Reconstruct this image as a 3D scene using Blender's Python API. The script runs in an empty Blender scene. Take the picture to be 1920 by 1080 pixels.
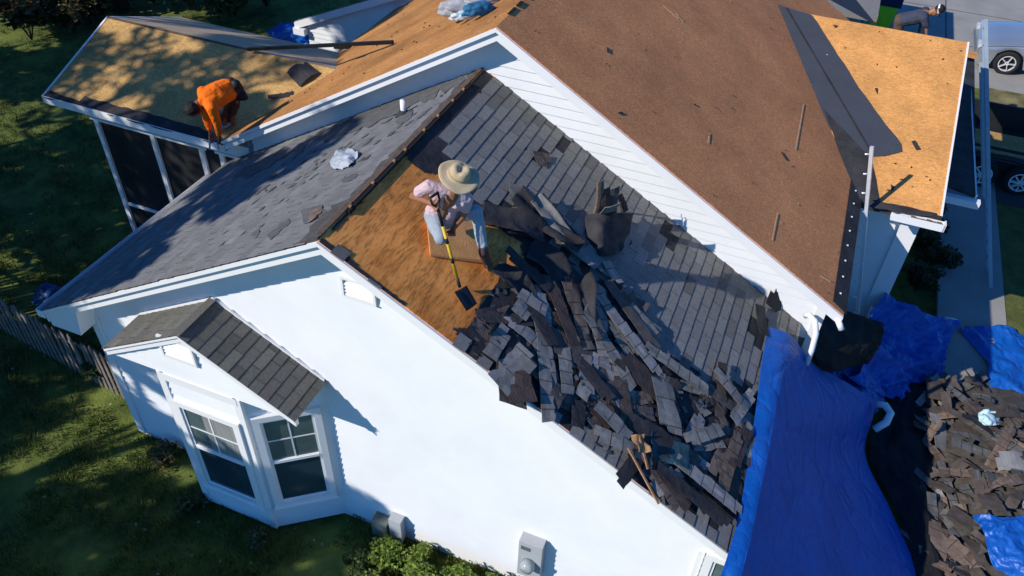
import bpy, bmesh, math, random
from mathutils import Vector, Matrix, noise, geometry
R_ = math.radians
random.seed(7)
scn = bpy.context.scene
COL = scn.collection
# ---------------------------------------------------------------- camera
FPX = 1507.214
CC = Vector((3.7745, -4.8480, 4.6991))
CR = Matrix(((0.9258, 0.3766, 0.0310), (0.2715, -0.6058, -0.7478), (-0.2629, 0.7008, -0.6631)))
cam = bpy.data.cameras.new('camera'); co = bpy.data.objects.new('camera', cam); COL.objects.link(co)
cam.sensor_width = 36; cam.lens = 36 * FPX / 1920; cam.clip_end = 500; cam.clip_start = .1
ax, ay, az = CR[0].normalized(), (-CR[1]).normalized(), (-CR[2]).normalized()
mw = Matrix(((ax.x, ay.x, az.x, CC.x), (ax.y, ay.y, az.y, CC.y), (ax.z, ay.z, az.z, CC.z), (0, 0, 0, 1)))
co.matrix_world = mw; scn.camera = co
# ---------------------------------------------------------------- sky and sun
SUN = Vector((.568, .599, -.565)).normalized()
w = bpy.data.worlds.new('World'); scn.world = w; w.use_nodes = True
nt = w.node_tree; bg = nt.nodes['Background']
sky = nt.nodes.new('ShaderNodeTexSky'); sky.sky_type = 'NISHITA'; sky.sun_disc = False
sky.sun_elevation = math.asin(.565); sky.sun_rotation = R_(223.5); sky.ozone_density = 4.0; sky.air_density = 1.0; sky.dust_density = .2
tn = nt.nodes.new('ShaderNodeMixRGB'); tn.blend_type = 'MULTIPLY'; tn.inputs[0].default_value = 1; tn.inputs[2].default_value = (.36, 1.06, 1.88, 1)
nt.links.new(sky.outputs[0], tn.inputs[1]); nt.links.new(tn.outputs[0], bg.inputs[0]); bg.inputs[1].default_value = .074
sl = bpy.data.lights.new('sun', 'SUN'); so = bpy.data.objects.new('sun', sl); COL.objects.link(so)
sl.energy = 4.7; sl.angle = R_(.5); sl.color = (1.0, .94, .84)
so.rotation_euler = (-SUN).to_track_quat('Z', 'Y').to_euler(); so.location = (-10, -10, 12)
scn.view_settings.view_transform = 'Standard'; scn.view_settings.look = 'None'
scn.view_settings.exposure = 0.0; scn.view_settings.gamma = 1
# ---------------------------------------------------------------- placing helpers
G = -5.2
S = .5769; W, WR, LY = 4.5, 4.634, 3.87
XU, HU, SU, WUL, WUR = .288, .726, .593, 4.58, 4.78
def ray(u, v):
    d = Vector(((u-960)/FPX, (v-540)/FPX, 1.0))
    return CR.transposed() @ d
def plane(u, v, n, o):
    n = Vector(n); o = Vector(o); d = ray(u, v)
    return CC + d * ((o-CC).dot(n) / d.dot(n))
def RS(u, v, h=0): return plane(u, v, (S, 0, 1), (0, 0, h))
def LS(u, v, h=0): return plane(u, v, (-S, 0, 1), (0, 0, h))
def BR(u, v, h=0): return plane(u, v, (SU, 0, 1), (XU, 0, HU+h))
def BL(u, v, h=0): return plane(u, v, (-SU, 0, 1), (XU, 0, HU+h))
PS = .389; PE = 3.55; PZ = -2.03
def PF(u, v, h=0): return plane(u, v, (0, -PS, 1), (0, PE, PZ+h))
OS = .32; OE = 6.35; OZ = -2.1
def OG(u, v, h=0): return plane(u, v, (0, -OS, 1), (0, OE, OZ+h))
def GR(u, v, h=0): return plane(u, v, (0, 0, 1), (0, 0, G+h))
def FW(u, v, y=.3): return plane(u, v, (0, 1, 0), (0, y, 0))
# ---------------------------------------------------------------- materials
MATS = {}
def mat(name, base, rough=.8, var=.15, scale=8, bump=.1, bscale=None, metal=0, attr=False, stretch=None, col2=None, spec=.3, detail=6, coat=0):
    if name in MATS: return MATS[name]
    m = bpy.data.materials.new(name); m.use_nodes = True; n = m.node_tree.nodes; l = m.node_tree.links
    b = n['Principled BSDF']; b.inputs['Roughness'].default_value = rough; b.inputs['Metallic'].default_value = metal
    b.inputs['Specular IOR Level'].default_value = spec; b.inputs['Coat Weight'].default_value = coat
    tc = n.new('ShaderNodeTexCoord'); mp = n.new('ShaderNodeMapping'); l.new(tc.outputs['Object'], mp.inputs[0])
    if stretch: mp.inputs['Scale'].default_value = stretch
    no = n.new('ShaderNodeTexNoise'); no.inputs['Scale'].default_value = scale; no.inputs['Detail'].default_value = detail
    no.inputs['Roughness'].default_value = .65
    l.new(mp.outputs[0], no.inputs[0])
    cr = n.new('ShaderNodeValToRGB'); l.new(no.outputs[0], cr.inputs[0])
    c1 = [max(0, c*(1-var)) for c in base]; c2 = [c*(1+var) for c in (col2 or base)]
    cr.color_ramp.elements[0].position = .32; cr.color_ramp.elements[1].position = .68
    cr.color_ramp.elements[0].color = (*c1, 1); cr.color_ramp.elements[1].color = (*c2, 1)
    out = cr.outputs[0]
    if attr:
        at = n.new('ShaderNodeAttribute'); at.attribute_name = 'tint'
        mx = n.new('ShaderNodeMixRGB'); mx.blend_type = 'MULTIPLY'; mx.inputs[0].default_value = 1
        l.new(out, mx.inputs[1]); l.new(at.outputs[0], mx.inputs[2]); out = mx.outputs[0]
    l.new(out, b.inputs['Base Color'])
    if bump:
        nb = n.new('ShaderNodeTexNoise'); nb.inputs['Scale'].default_value = bscale or scale*4; nb.inputs['Detail'].default_value = 4
        l.new(mp.outputs[0], nb.inputs[0])
        bm_ = n.new('ShaderNodeBump'); bm_.inputs['Strength'].default_value = bump; bm_.inputs['Distance'].default_value = .02
        l.new(nb.outputs[0], bm_.inputs['Height']); l.new(bm_.outputs[0], b.inputs['Normal'])
    m['b'] = 1; MATS[name] = m; return m
def osb(name, base, chip=30, str1=(1, 1, 1), dark=.55, light=1.5, seam=None, blotch=.25):
    """oriented strand board: flakes, a few pale and dark chips, weather blotches, panel seams"""
    if name in MATS: return MATS[name]
    m = bpy.data.materials.new(name); m.use_nodes = True; n = m.node_tree.nodes; l = m.node_tree.links
    b = n['Principled BSDF']; b.inputs['Roughness'].default_value = .85; b.inputs['Specular IOR Level'].default_value = .2
    tc = n.new('ShaderNodeTexCoord'); mp = n.new('ShaderNodeMapping'); mp.inputs['Scale'].default_value = str1
    l.new(tc.outputs['Object'], mp.inputs[0])
    nz = n.new('ShaderNodeTexNoise'); nz.inputs['Scale'].default_value = 9; nz.inputs['Detail'].default_value = 2; l.new(mp.outputs[0], nz.inputs[0])
    ad = n.new('ShaderNodeMixRGB'); ad.blend_type = 'ADD'; ad.inputs[0].default_value = .12
    l.new(mp.outputs[0], ad.inputs[1]); l.new(nz.outputs[1], ad.inputs[2])
    vo = n.new('ShaderNodeTexVoronoi'); vo.inputs['Scale'].default_value = chip; l.new(ad.outputs[0], vo.inputs[0])
    sp = n.new('ShaderNodeSeparateColor'); l.new(vo.outputs['Color'], sp.inputs[0])
    cr = n.new('ShaderNodeValToRGB'); l.new(sp.outputs[0], cr.inputs[0])
    e = cr.color_ramp.elements
    e[0].position = 0; e[0].color = (*[c*dark for c in base], 1)
    e[1].position = 1; e[1].color = (*[min(1, c*light) for c in base], 1)
    for p, f in ((.12, .84), (.5, 1.0), (.88, 1.13)):
        q = e.new(p); q.color = (*[c*f for c in base], 1)
    bl = n.new('ShaderNodeTexNoise'); bl.inputs['Scale'].default_value = .9; bl.inputs['Detail'].default_value = 7; bl.inputs['Roughness'].default_value = .7
    l.new(tc.outputs['Object'], bl.inputs[0])
    mr = n.new('ShaderNodeMapRange'); mr.inputs[1].default_value = .3; mr.inputs[2].default_value = .7
    mr.inputs[3].default_value = 1-blotch; mr.inputs[4].default_value = 1+blotch*.6; l.new(bl.outputs[0], mr.inputs[0])
    mx = n.new('ShaderNodeMixRGB'); mx.blend_type = 'MULTIPLY'; mx.inputs[0].default_value = 1
    l.new(cr.outputs[0], mx.inputs[1]); l.new(mr.outputs[0], mx.inputs[2]); out = mx.outputs[0]
    # fine grain
    fg = n.new('ShaderNodeTexNoise'); fg.inputs['Scale'].default_value = 60; fg.inputs['Detail'].default_value = 5; l.new(mp.outputs[0], fg.inputs[0])
    m2 = n.new('ShaderNodeMapRange'); m2.inputs[1].default_value = .3; m2.inputs[2].default_value = .7; m2.inputs[3].default_value = .8; m2.inputs[4].default_value = 1.2
    l.new(fg.outputs[0], m2.inputs[0])
    mx2 = n.new('ShaderNodeMixRGB'); mx2.blend_type = 'MULTIPLY'; mx2.inputs[0].default_value = 1
    l.new(out, mx2.inputs[1]); l.new(m2.outputs[0], mx2.inputs[2]); out = mx2.outputs[0]
    l.new(out, b.inputs['Base Color'])
    bm_ = n.new('ShaderNodeBump'); bm_.inputs['Strength'].default_value = .25; bm_.inputs['Distance'].default_value = .006
    l.new(vo.outputs['Distance'], bm_.inputs['Height']); l.new(bm_.outputs[0], b.inputs['Normal'])
    MATS[name] = m; return m
def plyw(name, base):
    """plywood with long swirling grain along y"""
    m = bpy.data.materials.new(name); m.use_nodes = True; n = m.node_tree.nodes; l = m.node_tree.links
    b = n['Principled BSDF']; b.inputs['Roughness'].default_value = .8; b.inputs['Specular IOR Level'].default_value = .2
    tc = n.new('ShaderNodeTexCoord'); mp = n.new('ShaderNodeMapping'); mp.inputs['Scale'].default_value = (2.6, .55, 2.6)
    l.new(tc.outputs['Object'], mp.inputs[0])
    a = n.new('ShaderNodeTexNoise'); a.inputs['Scale'].default_value = 1.6; a.inputs['Detail'].default_value = 3; a.inputs['Distortion'].default_value = 1.2
    l.new(mp.outputs[0], a.inputs[0])
    mu = n.new('ShaderNodeMath'); mu.operation = 'MULTIPLY'; mu.inputs[1].default_value = 26; l.new(a.outputs[0], mu.inputs[0])
    sn = n.new('ShaderNodeMath'); sn.operation = 'SINE'; l.new(mu.outputs[0], sn.inputs[0])
    f = n.new('ShaderNodeTexNoise'); f.inputs['Scale'].default_value = 22; f.inputs['Detail'].default_value = 6; l.new(mp.outputs[0], f.inputs[0])
    ad = n.new('ShaderNodeMath'); ad.operation = 'MULTIPLY_ADD'; ad.inputs[1].default_value = .1; l.new(sn.outputs[0], ad.inputs[0]); l.new(f.outputs[0], ad.inputs[2])
    cr = n.new('ShaderNodeValToRGB'); l.new(ad.outputs[0], cr.inputs[0]); e = cr.color_ramp.elements
    e[0].position = .3; e[0].color = (*[c*.6 for c in base], 1); e[1].position = .7; e[1].color = (*[c*1.25 for c in base], 1)
    q = e.new(.48); q.color = (*base, 1)
    bl = n.new('ShaderNodeTexNoise'); bl.inputs['Scale'].default_value = 2.2; bl.inputs['Detail'].default_value = 6; l.new(tc.outputs['Object'], bl.inputs[0])
    c3 = n.new('ShaderNodeValToRGB'); l.new(bl.outputs[0], c3.inputs[0]); c3.color_ramp.elements[0].position = .35; c3.color_ramp.elements[1].position = .68
    c3.color_ramp.elements[0].color = (.75, .62, .5, 1); c3.color_ramp.elements[1].color = (1.12, 1.1, 1.1, 1)
    mx = n.new('ShaderNodeMixRGB'); mx.blend_type = 'MULTIPLY'; mx.inputs[0].default_value = 1
    l.new(cr.outputs[0], mx.inputs[1]); l.new(c3.outputs[0], mx.inputs[2]); l.new(mx.outputs[0], b.inputs['Base Color'])
    MATS[name] = m; return m
M_white = mat('white_siding', (.78, .79, .80), .55, .045, 1.1, .02, 40)
M_trim = mat('white_trim', (.82, .82, .82), .45, .02, 3, .0)
M_osb = osb('brown_sheathing', (.70, .285, .11), 60, (1, 1, 1), dark=.8, light=1.22, blotch=.25)
M_osbL = osb('warm_sheathing', (.45, .205, .065), 48, (1, 1, 1), dark=.75, light=1.2, blotch=.45)
M_osbP = osb('tan_sheathing', (.55, .33, .12), 44, (1, 1, 1), dark=.75, light=1.2, blotch=.45)
M_osbO = osb('orange_sheathing', (.72, .34, .105), 40, (.6, 1.7, 1.7), dark=.84, light=1.13, blotch=.3)
M_ply = plyw('aged_plywood', (.84, .34, .085))
M_shin = mat('shingle_granules', (.235, .23, .22), .95, .18, 30, .5, 220, attr=True, spec=.2)
M_shinL = mat('weathered_shingle_granules', (.205, .205, .21), .95, .16, 6, .5, 220, attr=True, spec=.2)
M_shinB = mat('new_shingle_granules', (.155, .15, .135), .95, .18, 30, .5, 220, attr=True, spec=.2)
M_felt = mat('black_felt', (.036, .034, .038), .85, .45, 3, .5, 14)
M_feltv = mat('valley_felt', (.05, .058, .075), .85, .08, 3, .25, 12)
M_under = mat('shingle_underside', (.10, .085, .078), .9, .3, 12, .4, 60)
M_debris = mat('debris_granules', (.235, .225, .21), .95, .22, 14, .5, 160, spec=.2, attr=True)
M_debrisb = mat('brown_debris_granules', (.17, .125, .10), .95, .3, 14, .5, 160, spec=.2, attr=True)
def tarpmat(name, base):
    """woven plastic sheet: long sharp creases, a faint grid of fold lines, fine weave"""
    m = bpy.data.materials.new(name); m.use_nodes = True; n = m.node_tree.nodes; l = m.node_tree.links; b = n['Principled BSDF']
    b.inputs['Roughness'].default_value = .42; b.inputs['Specular IOR Level'].default_value = .4
    tc = n.new('ShaderNodeTexCoord'); nz = n.new('ShaderNodeTexNoise'); nz.inputs['Scale'].default_value = 2.2; nz.inputs['Detail'].default_value = 5; l.new(tc.outputs['Object'], nz.inputs[0])
    ad = n.new('ShaderNodeMixRGB'); ad.blend_type = 'ADD'; ad.inputs[0].default_value = .35; l.new(tc.outputs['Object'], ad.inputs[1]); l.new(nz.outputs[1], ad.inputs[2])
    vo = n.new('ShaderNodeTexVoronoi'); vo.feature = 'DISTANCE_TO_EDGE'; vo.inputs['Scale'].default_value = 1.9; l.new(ad.outputs[0], vo.inputs[0])
    v2 = n.new('ShaderNodeTexVoronoi'); v2.feature = 'DISTANCE_TO_EDGE'; v2.inputs['Scale'].default_value = 6; l.new(ad.outputs[0], v2.inputs[0])
    mr = n.new('ShaderNodeMapRange'); mr.inputs[2].default_value = .12; l.new(vo.outputs[0], mr.inputs[0])
    m2 = n.new('ShaderNodeMapRange'); m2.inputs[2].default_value = .2; m2.inputs[4].default_value = .35; l.new(v2.outputs[0], m2.inputs[0])
    sm = n.new('ShaderNodeMath'); sm.operation = 'ADD'; l.new(mr.outputs[0], sm.inputs[0]); l.new(m2.outputs[0], sm.inputs[1])
    bp = n.new('ShaderNodeBump'); bp.inputs['Strength'].default_value = .55; bp.inputs['Distance'].default_value = .02; l.new(sm.outputs[0], bp.inputs['Height']); l.new(bp.outputs[0], b.inputs['Normal'])
    cr = n.new('ShaderNodeValToRGB'); l.new(nz.outputs[0], cr.inputs[0]); cr.color_ramp.elements[0].position = .3; cr.color_ramp.elements[1].position = .75
    cr.color_ramp.elements[0].color = (*[c*.85 for c in base], 1); cr.color_ramp.elements[1].color = (base[0]+.01, base[1]*1.2, base[2]*1.12, 1); l.new(cr.outputs[0], b.inputs['Base Color'])
    MATS[name] = m; return m
M_tarp = tarpmat('blue_tarp', (.0005, .092, .43))
M_dark = mat('dark_void', (.01, .01, .012), .9, .2, 3, 0)
M_glass = mat('window_glass', (.025, .055, .07), .06, .2, 1.5, 0, spec=.8)
M_curt = mat('window_curtain', (.26, .27, .26), .5, .25, 3, 0, stretch=(6, 6, .5))
M_screen = mat('insect_screen', (.016, .017, .02), .7, .6, 1.1, .1)
M_metal = mat('galvanised_metal', (.42, .44, .46), .4, .15, 10, .05, metal=.6)
M_alu = mat('aluminium', (.74, .75, .77), .35, .08, 10, .05, metal=.35)
M_grey = mat('grey_paint', (.42, .44, .46), .5, .06, 5, .03)
M_wood = mat('bare_wood', (.36, .2, .1), .8, .3, 10, .3, stretch=(1, 1, 8))
M_oldwood = mat('dark_old_wood', (.13, .085, .06), .85, .35, 10, .3)
# ---------------------------------------------------------------- mesh builder
class MB:
    def __init__(s): s.v = []; s.f = []; s.c = []
    def add(s, vs, fs, c=None):
        k = len(s.v); s.v += [Vector(a) for a in vs]; s.f += [tuple(i+k for i in f) for f in fs]
        s.c += [c or (1, 1, 1)]*len(fs); return s
    def box(s, lo, hi, c=None):
        x0, y0, z0 = lo; x1, y1, z1 = hi
        return s.add([(x0,y0,z0),(x1,y0,z0),(x1,y1,z0),(x0,y1,z0),(x0,y0,z1),(x1,y0,z1),(x1,y1,z1),(x0,y1,z1)],
                     [(0,3,2,1),(4,5,6,7),(0,1,5,4),(1,2,6,5),(2,3,7,6),(3,0,4,7)], c)
    def obox(s, o, a, b, c_, col=None):
        """box from corner o along vectors a, b, c_"""
        o, a, b, c_ = map(Vector, (o, a, b, c_))
        vs = [o, o+a, o+a+b, o+b, o+c_, o+a+c_, o+a+b+c_, o+b+c_]
        fs = [(0,3,2,1),(4,5,6,7),(0,1,5,4),(1,2,6,5),(2,3,7,6),(3,0,4,7)]
        if a.cross(b).dot(c_) < 0: fs = [f[::-1] for f in fs]
        return s.add(vs, fs, col)
    def bar(s, p, q, wd, ht, up=(0, 0, 1), col=None):
        """beam from p to q, centred"""
        p, q = Vector(p), Vector(q); d = q-p; sd = d.cross(Vector(up)).normalized(); u = sd.cross(d).normalized()
        return s.obox(p - sd*wd/2 - u*ht/2, d, sd*wd, u*ht, col)
    def tube(s, pts, r, n=8, cap=True):
        pts = [Vector(p) for p in pts]; rs = r if isinstance(r, (list, tuple)) else [r]*len(pts)
        rings = []; up = Vector((0, 0, 1)); last = None
        for i, p in enumerate(pts):
            d = (pts[min(i+1, len(pts)-1)]-pts[max(i-1, 0)]).normalized()
            a = last - d*last.dot(d) if last else d.cross(up if abs(d.z) < .9 else Vector((1, 0, 0)))
            a.normalize(); last = a; b = d.cross(a)
            rings.append([p + (a*math.cos(t*2*math.pi/n)+b*math.sin(t*2*math.pi/n))*rs[i] for t in range(n)])
        vs = [v for g in rings for v in g]; fs = []
        for i in range(len(rings)-1):
            for t in range(n): fs.append((i*n+t, i*n+(t+1) % n, (i+1)*n+(t+1) % n, (i+1)*n+t))
        if cap: fs += [tuple(range(n))[::-1], tuple((len(rings)-1)*n+t for t in range(n))]
        return s.add(vs, fs)
    def prism(s, poly, off, c=None):
        """flat polygon of 3D points given thickness by vector off (downwards), tessellated"""
        poly = [Vector(p) for p in poly]; off = Vector(off); n = len(poly)
        tri = geometry.tessellate_polygon([poly])
        k = len(s.v); s.v += poly + [p+off for p in poly]; fs = []
        nrm = Vector((0, 0, 0))
        for t in tri:
            a, b, c2 = (poly[i] for i in t); cr = (b-a).cross(c2-a)
            if cr.dot(off) > 0: t = t[::-1]
            fs.append(tuple(i+k for i in t)); fs.append(tuple(i+n+k for i in t[::-1]))
        area = sum((poly[i].cross(poly[(i+1) % n]) for i in range(n)), Vector((0, 0, 0)))
        for i in range(n):
            j = (i+1) % n
            q = (i+k, j+k, j+n+k, i+n+k)
            fs.append(q if area.dot(off) > 0 else q[::-1])
        s.f += fs; s.c += [c or (1, 1, 1)]*len(fs); return s
    def build(s, name, m, parent=None, smooth=False, origin=None):
        o_ = Vector((0, 0, 0))
        if parent is not None: o_ = Vector(parent.get('_o', (0, 0, 0)))
        elif origin is not None: o_ = Vector(origin)
        me = bpy.data.meshes.new(name); me.from_pydata([v-o_ for v in s.v], [], s.f)
        if True:
            at = me.color_attributes.new('tint', 'FLOAT_COLOR', 'CORNER')
            buf = []
            for p, c in zip(me.polygons, s.c): buf += list((*c, 1))*p.loop_total
            at.data.foreach_set('color', buf)
        me.materials.append(m)
        if smooth: me.polygons.foreach_set('use_smooth', [True]*len(me.polygons))
        me.update()
        o = bpy.data.objects.new(name, me); COL.objects.link(o)
        if parent is not None: o.parent = parent; o['_o'] = list(o_)
        elif origin is not None: o.location = o_
        return o
def tag(o, label=None, cat=None, group=None, kind=None):
    if label: o['label'] = label
    if cat: o['category'] = cat
    if group: o['group'] = group
    if kind: o['kind'] = kind
    return o
def thing(name, loc, label, cat, group=None):
    o = bpy.data.objects.new(name, None); COL.objects.link(o); o.location = loc; o['_o'] = list(loc); o.empty_display_size = .2
    return tag(o, label, cat, group)
def copy_tree(o, parent=None):
    c = o.copy(); COL.objects.link(c); c.parent = parent
    for ch in list(o.children): copy_tree(ch, c)
    return c
def jag(pts, amp, step=14, seed=1):
    """ragged version of a pixel polygon"""
    rnd = random.Random(seed); out = []
    for i, p in enumerate(pts):
        q = pts[(i+1) % len(pts)]; d = math.dist(p, q); n = max(1, int(d/step))
        for k in range(n):
            t = k/n; a = amp if k else amp*.3
            out.append((p[0]+(q[0]-p[0])*t+rnd.uniform(-a, a), p[1]+(q[1]-p[1])*t+rnd.uniform(-a, a)))
    return out
def patch(mb, fn, px, h, th=.004, amp=0, step=14, seed=1):
    p = jag(px, amp, step, seed) if amp else px
    return mb.prism([fn(u, v, h) for u, v in p], (0, 0, -th))
def inpoly(x, y, P):
    c = False; j = len(P)-1
    for i in range(len(P)):
        if (P[i][1] > y) != (P[j][1] > y) and x < (P[j][0]-P[i][0])*(y-P[i][1])/(P[j][1]-P[i][1])+P[i][0]: c = not c
        j = i
    return c
def siding(mb, o, ud, poly, out, course=.115, lip=.02):
    """lap siding on the polygon (u, z) in the vertical plane through o along ud; out is the outward normal"""
    o, ud, out = Vector(o), Vector(ud).normalized(), Vector(out).normalized(); Z = Vector((0, 0, 1))
    def span(z):
        xs = []
        for i in range(len(poly)):
            a, b = poly[i], poly[(i+1) % len(poly)]
            if (a[1]-z)*(b[1]-z) <= 0 and a[1] != b[1]: xs.append(a[0]+(b[0]-a[0])*(z-a[1])/(b[1]-a[1]))
        return (min(xs), max(xs)) if len(xs) > 1 else None
    z0 = min(p[1] for p in poly); z1 = max(p[1] for p in poly); z = z0
    cuts = sorted(set([round(p[1], 4) for p in poly]))
    while z < z1-.001:
        zt = min(z+course, z1); zz = [z]+[c for c in cuts if z+.001 < c < zt-.001]+[zt]
        for a, b in zip(zz, zz[1:]):
            sa, sb = span(a+1e-5), span(b-1e-5)
            if not sa or not sb: continue
            la = lip*(1-(a-z)/course); lb = lip*(1-(b-z)/course)
            P = [o+ud*sa[0]+Z*a+out*la, o+ud*sa[1]+Z*a+out*la, o+ud*sb[1]+Z*b+out*lb, o+ud*sb[0]+Z*b+out*lb]
            f = (0, 1, 2, 3)
            if (P[1]-P[0]).cross(P[2]-P[1]).dot(out) < 0: f = f[::-1]
            mb.add(P, [f])
            if a == z:
                P2 = [o+ud*sa[0]+Z*a, o+ud*sa[1]+Z*a, P[1], P[0]]
                mb.add(P2, [(0, 1, 2, 3)])
        z = zt
    return mb
def sheet(name, ctrl, m, parent=None, nu=40, nv=40, amp=.03, sc=3, th=.004, seed=0, keep=None, fold=None, origin=None):
    """cloth from a grid of control points (Catmull-Rom), crumpled with ridged noise, given thickness"""
    def cr(p, t):
        n = len(p)-1; x = min(max(t*n, 0), n-1e-6); i = int(x); f = x-i
        a, b, c, d = p[max(i-1, 0)], p[i], p[min(i+1, n)], p[min(i+2, n)]
        return .5*((2*b)+(c-a)*f+(2*a-5*b+4*c-d)*f*f+(3*b-a-3*c+d)*f**3)
    ctrl = [[Vector(p) for p in r] for r in ctrl]; P = []
    for i in range(nu+1):
        u = i/nu; rowp = [cr(r, u) for r in ctrl]
        for j in range(nv+1): P.append(cr(rowp, j/nv))
    N = nv+1; nr = []
    for i in range(nu+1):
        for j in range(N):
            a = P[min(i+1, nu)*N+j]-P[max(i-1, 0)*N+j]; b = P[i*N+min(j+1, nv)]-P[i*N+max(j-1, 0)]
            q = a.cross(b); q = q.normalized() if q.length > 1e-9 else Vector((0, 0, 1))
            if q.z < 0: q = -q
            nr.append(q)
    off = Vector((seed*7.3, seed*3.1, 0)); V = []
    for p, q in zip(P, nr):
        a = 0; f = sc; w_ = 1
        for k in range(4):
            x = noise.noise((p+off)*f); a += (1-abs(x)*2.6)*w_; f *= 2.1; w_ *= .5
        V.append(p+q*amp*(a-.6))
    mb = MB(); fs = []
    for i in range(nu):
        for j in range(nv):
            if keep and not keep((i+.5)/nu, (j+.5)/nv): continue
            fs.append((i*N+j, i*N+j+1, (i+1)*N+j+1, (i+1)*N+j))
    mb.add(V, fs); o = mb.build(name, m, parent, True, origin)
    md = o.modifiers.new('s', 'SOLIDIFY'); md.thickness = th
    return o
# ================================================================ GROUND
def grid_ground(name, m, x0, x1, y0, y1, n, amp, z, kind='structure'):
    mb = MB(); V = []; F = []
    for i in range(n+1):
        for j in range(n+1):
            x = x0+(x1-x0)*i/n; y = y0+(y1-y0)*j/n
            V.append((x, y, z+amp*noise.noise(Vector((x*.35, y*.35, 0)))))
    for i in range(n):
        for j in range(n): F.append((i*(n+1)+j, (i+1)*(n+1)+j, (i+1)*(n+1)+j+1, i*(n+1)+j+1))
    mb.add(V, F); return tag(mb.build(name, m, smooth=True), kind=kind)
M_grass = mat('lawn', (.065, .10, .018), .95, .45, 1.6, .8, 30, col2=(.12, .15, .03))
M_dry = mat('dry_lawn', (.13, .125, .05), .95, .35, 2, .6, 30, col2=(.20, .17, .08))
M_conc = mat('concrete', (.30, .29, .27), .85, .12, 1.5, .15, 30)
M_asph = mat('asphalt', (.06, .062, .066), .9, .15, 3, .2, 60)
grid_ground('ground', M_grass, -80, 80, -60, 110, 60, .05, G-.06)
rect = lambda n, m, x0, x1, y0, y1, z, th=.05: tag(MB().box((x0, y0, z-th), (x1, y1, z)).build(n, m), kind='structure')
rect('path', M_conc, 7.25, 8.42, -6, 17.2, G+.03, .1)
rect('driveway', M_conc, 3.2, 30, 18.35, 60, G+.02, .1)
dj = MB()
for x in (5.0, 7.4, 9.9, 12.3): dj.box((x, 18.36, G+.0205), (x+.03, 59, G+.0245))
for y in (20.9, 23.6, 26.4): dj.box((3.3, y, G+.0205), (29, y+.03, G+.0245))
tag(dj.build('driveway_joints', M_asph), kind='structure')
tag(MB().box((8.42, 15.9, G-.05), (30, 18.35, G+.012)).build('dry_grass', M_dry), kind='structure')
tag(MB().box((8.42, 6.5, G-.05), (12, 12.5, G+.012)).build('grass_verge', mat('verge', (.10, .115, .03), .95, .35, 2.5, .8, 40)), kind='structure')
tag(MB().box((8.42, 12.5, G-.05), (30, 15.9, G+.02)).build('parking_strip', M_asph), kind='structure')
# ================================================================ HOUSE
H = thing('house', (0, 4, G), 'white lap sided house with stripped plywood roofs and a front gable still half shingled', 'house')
RY1 = 12.0
def deck(name, a, b, c, d, m, th=.03, parent=H):
    return MB().prism([a, b, c, d], (0, 0, -th)).build(name, m, parent)
zf = lambda x: -S*abs(x)
zu = lambda x: HU-SU*abs(x-XU)
# front gable roof decks
deck('roof', (0, 0, 0), (0, LY, 0), (WR, LY, zf(WR)), (WR, 0, zf(WR)), M_ply)['label'] = 'bare plywood deck under the half stripped slope'
deck('roof', (0, 0, 0), (-W, 0, zf(W)), (-W, LY, zf(W)), (0, LY, 0), M_oldwood)
# main roof decks (stripped to sheathing)
r_ = deck('roof', (XU, LY-.3, HU), (XU, RY1, HU), (XU+WUR, RY1, zu(XU+WUR)), (XU+WUR, LY-.3, zu(XU+WUR)), M_osb); r_['label'] = 'broad brown sheathed roof slope'
r_ = deck('roof', (XU, LY-.3, HU), (XU-WUL, LY-.3, zu(XU-WUL)), (XU-WUL, RY1, zu(XU-WUL)), (XU, RY1, HU), M_osbL); r_['label'] = 'orange sheathed roof slope behind the big gable'
# seams and ridge slot of main roof
# --- walls
wb = MB()
siding(wb, (0, .3, 0), (1, 0, 0), [(-4.05, G-.1), (4.62, G-.1), (4.62, zf(4.62)-.05), (0, -.06), (-4.05, zf(4.05)-.05)], (0, -1, 0))
wb.build('wall', M_white, H)['label'] = 'sunlit front gable wall'
wb = MB()
siding(wb, (0, LY, 0), (1, 0, 0), [(-3.95, -2.6), (4.85, -2.9), (4.85, zu(4.85)-.06), (XU, HU-.06), (-3.95, zu(-3.95)-.06)], (0, -1, 0), .13, .016)
wb.build('wall', M_white, H)['label'] = 'upper gable wall above the front roof'
wb = MB()   # side and back walls
for (x, y0, y1, zt) in ((-4.05, .3, 3.87, -2.45), (-4.05, 3.87, 11.7, -2.0), (4.6, .3, 3.87, -2.7), (4.85, 3.87, 11.7, -2.1)):
    siding(wb, (x, 0, 0), (0, 1, 0), [(y0, G-.1), (y1, G-.1), (y1, zt), (y0, zt)], (-1 if x < 0 else 1, 0, 0))
wb.build('wall', M_white, H)
# corner trims
tb = MB()
tb.box((-4.1, .265, G), (-3.97, .285, zf(4.05)-.16)); tb.box((-4.11, .285, G), (-4.055, .42, zf(4.05)-.16))
tb.build('corner_trim', M_trim, H)
MB().box((4.13, .265, G), (4.2, .283, -3.1)).build('corner_trim', M_trim, H)
MB().box((4.77, 3.835, -3.4), (4.9, 3.853, -2.1)).build('corner_trim', M_trim, H)
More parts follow.
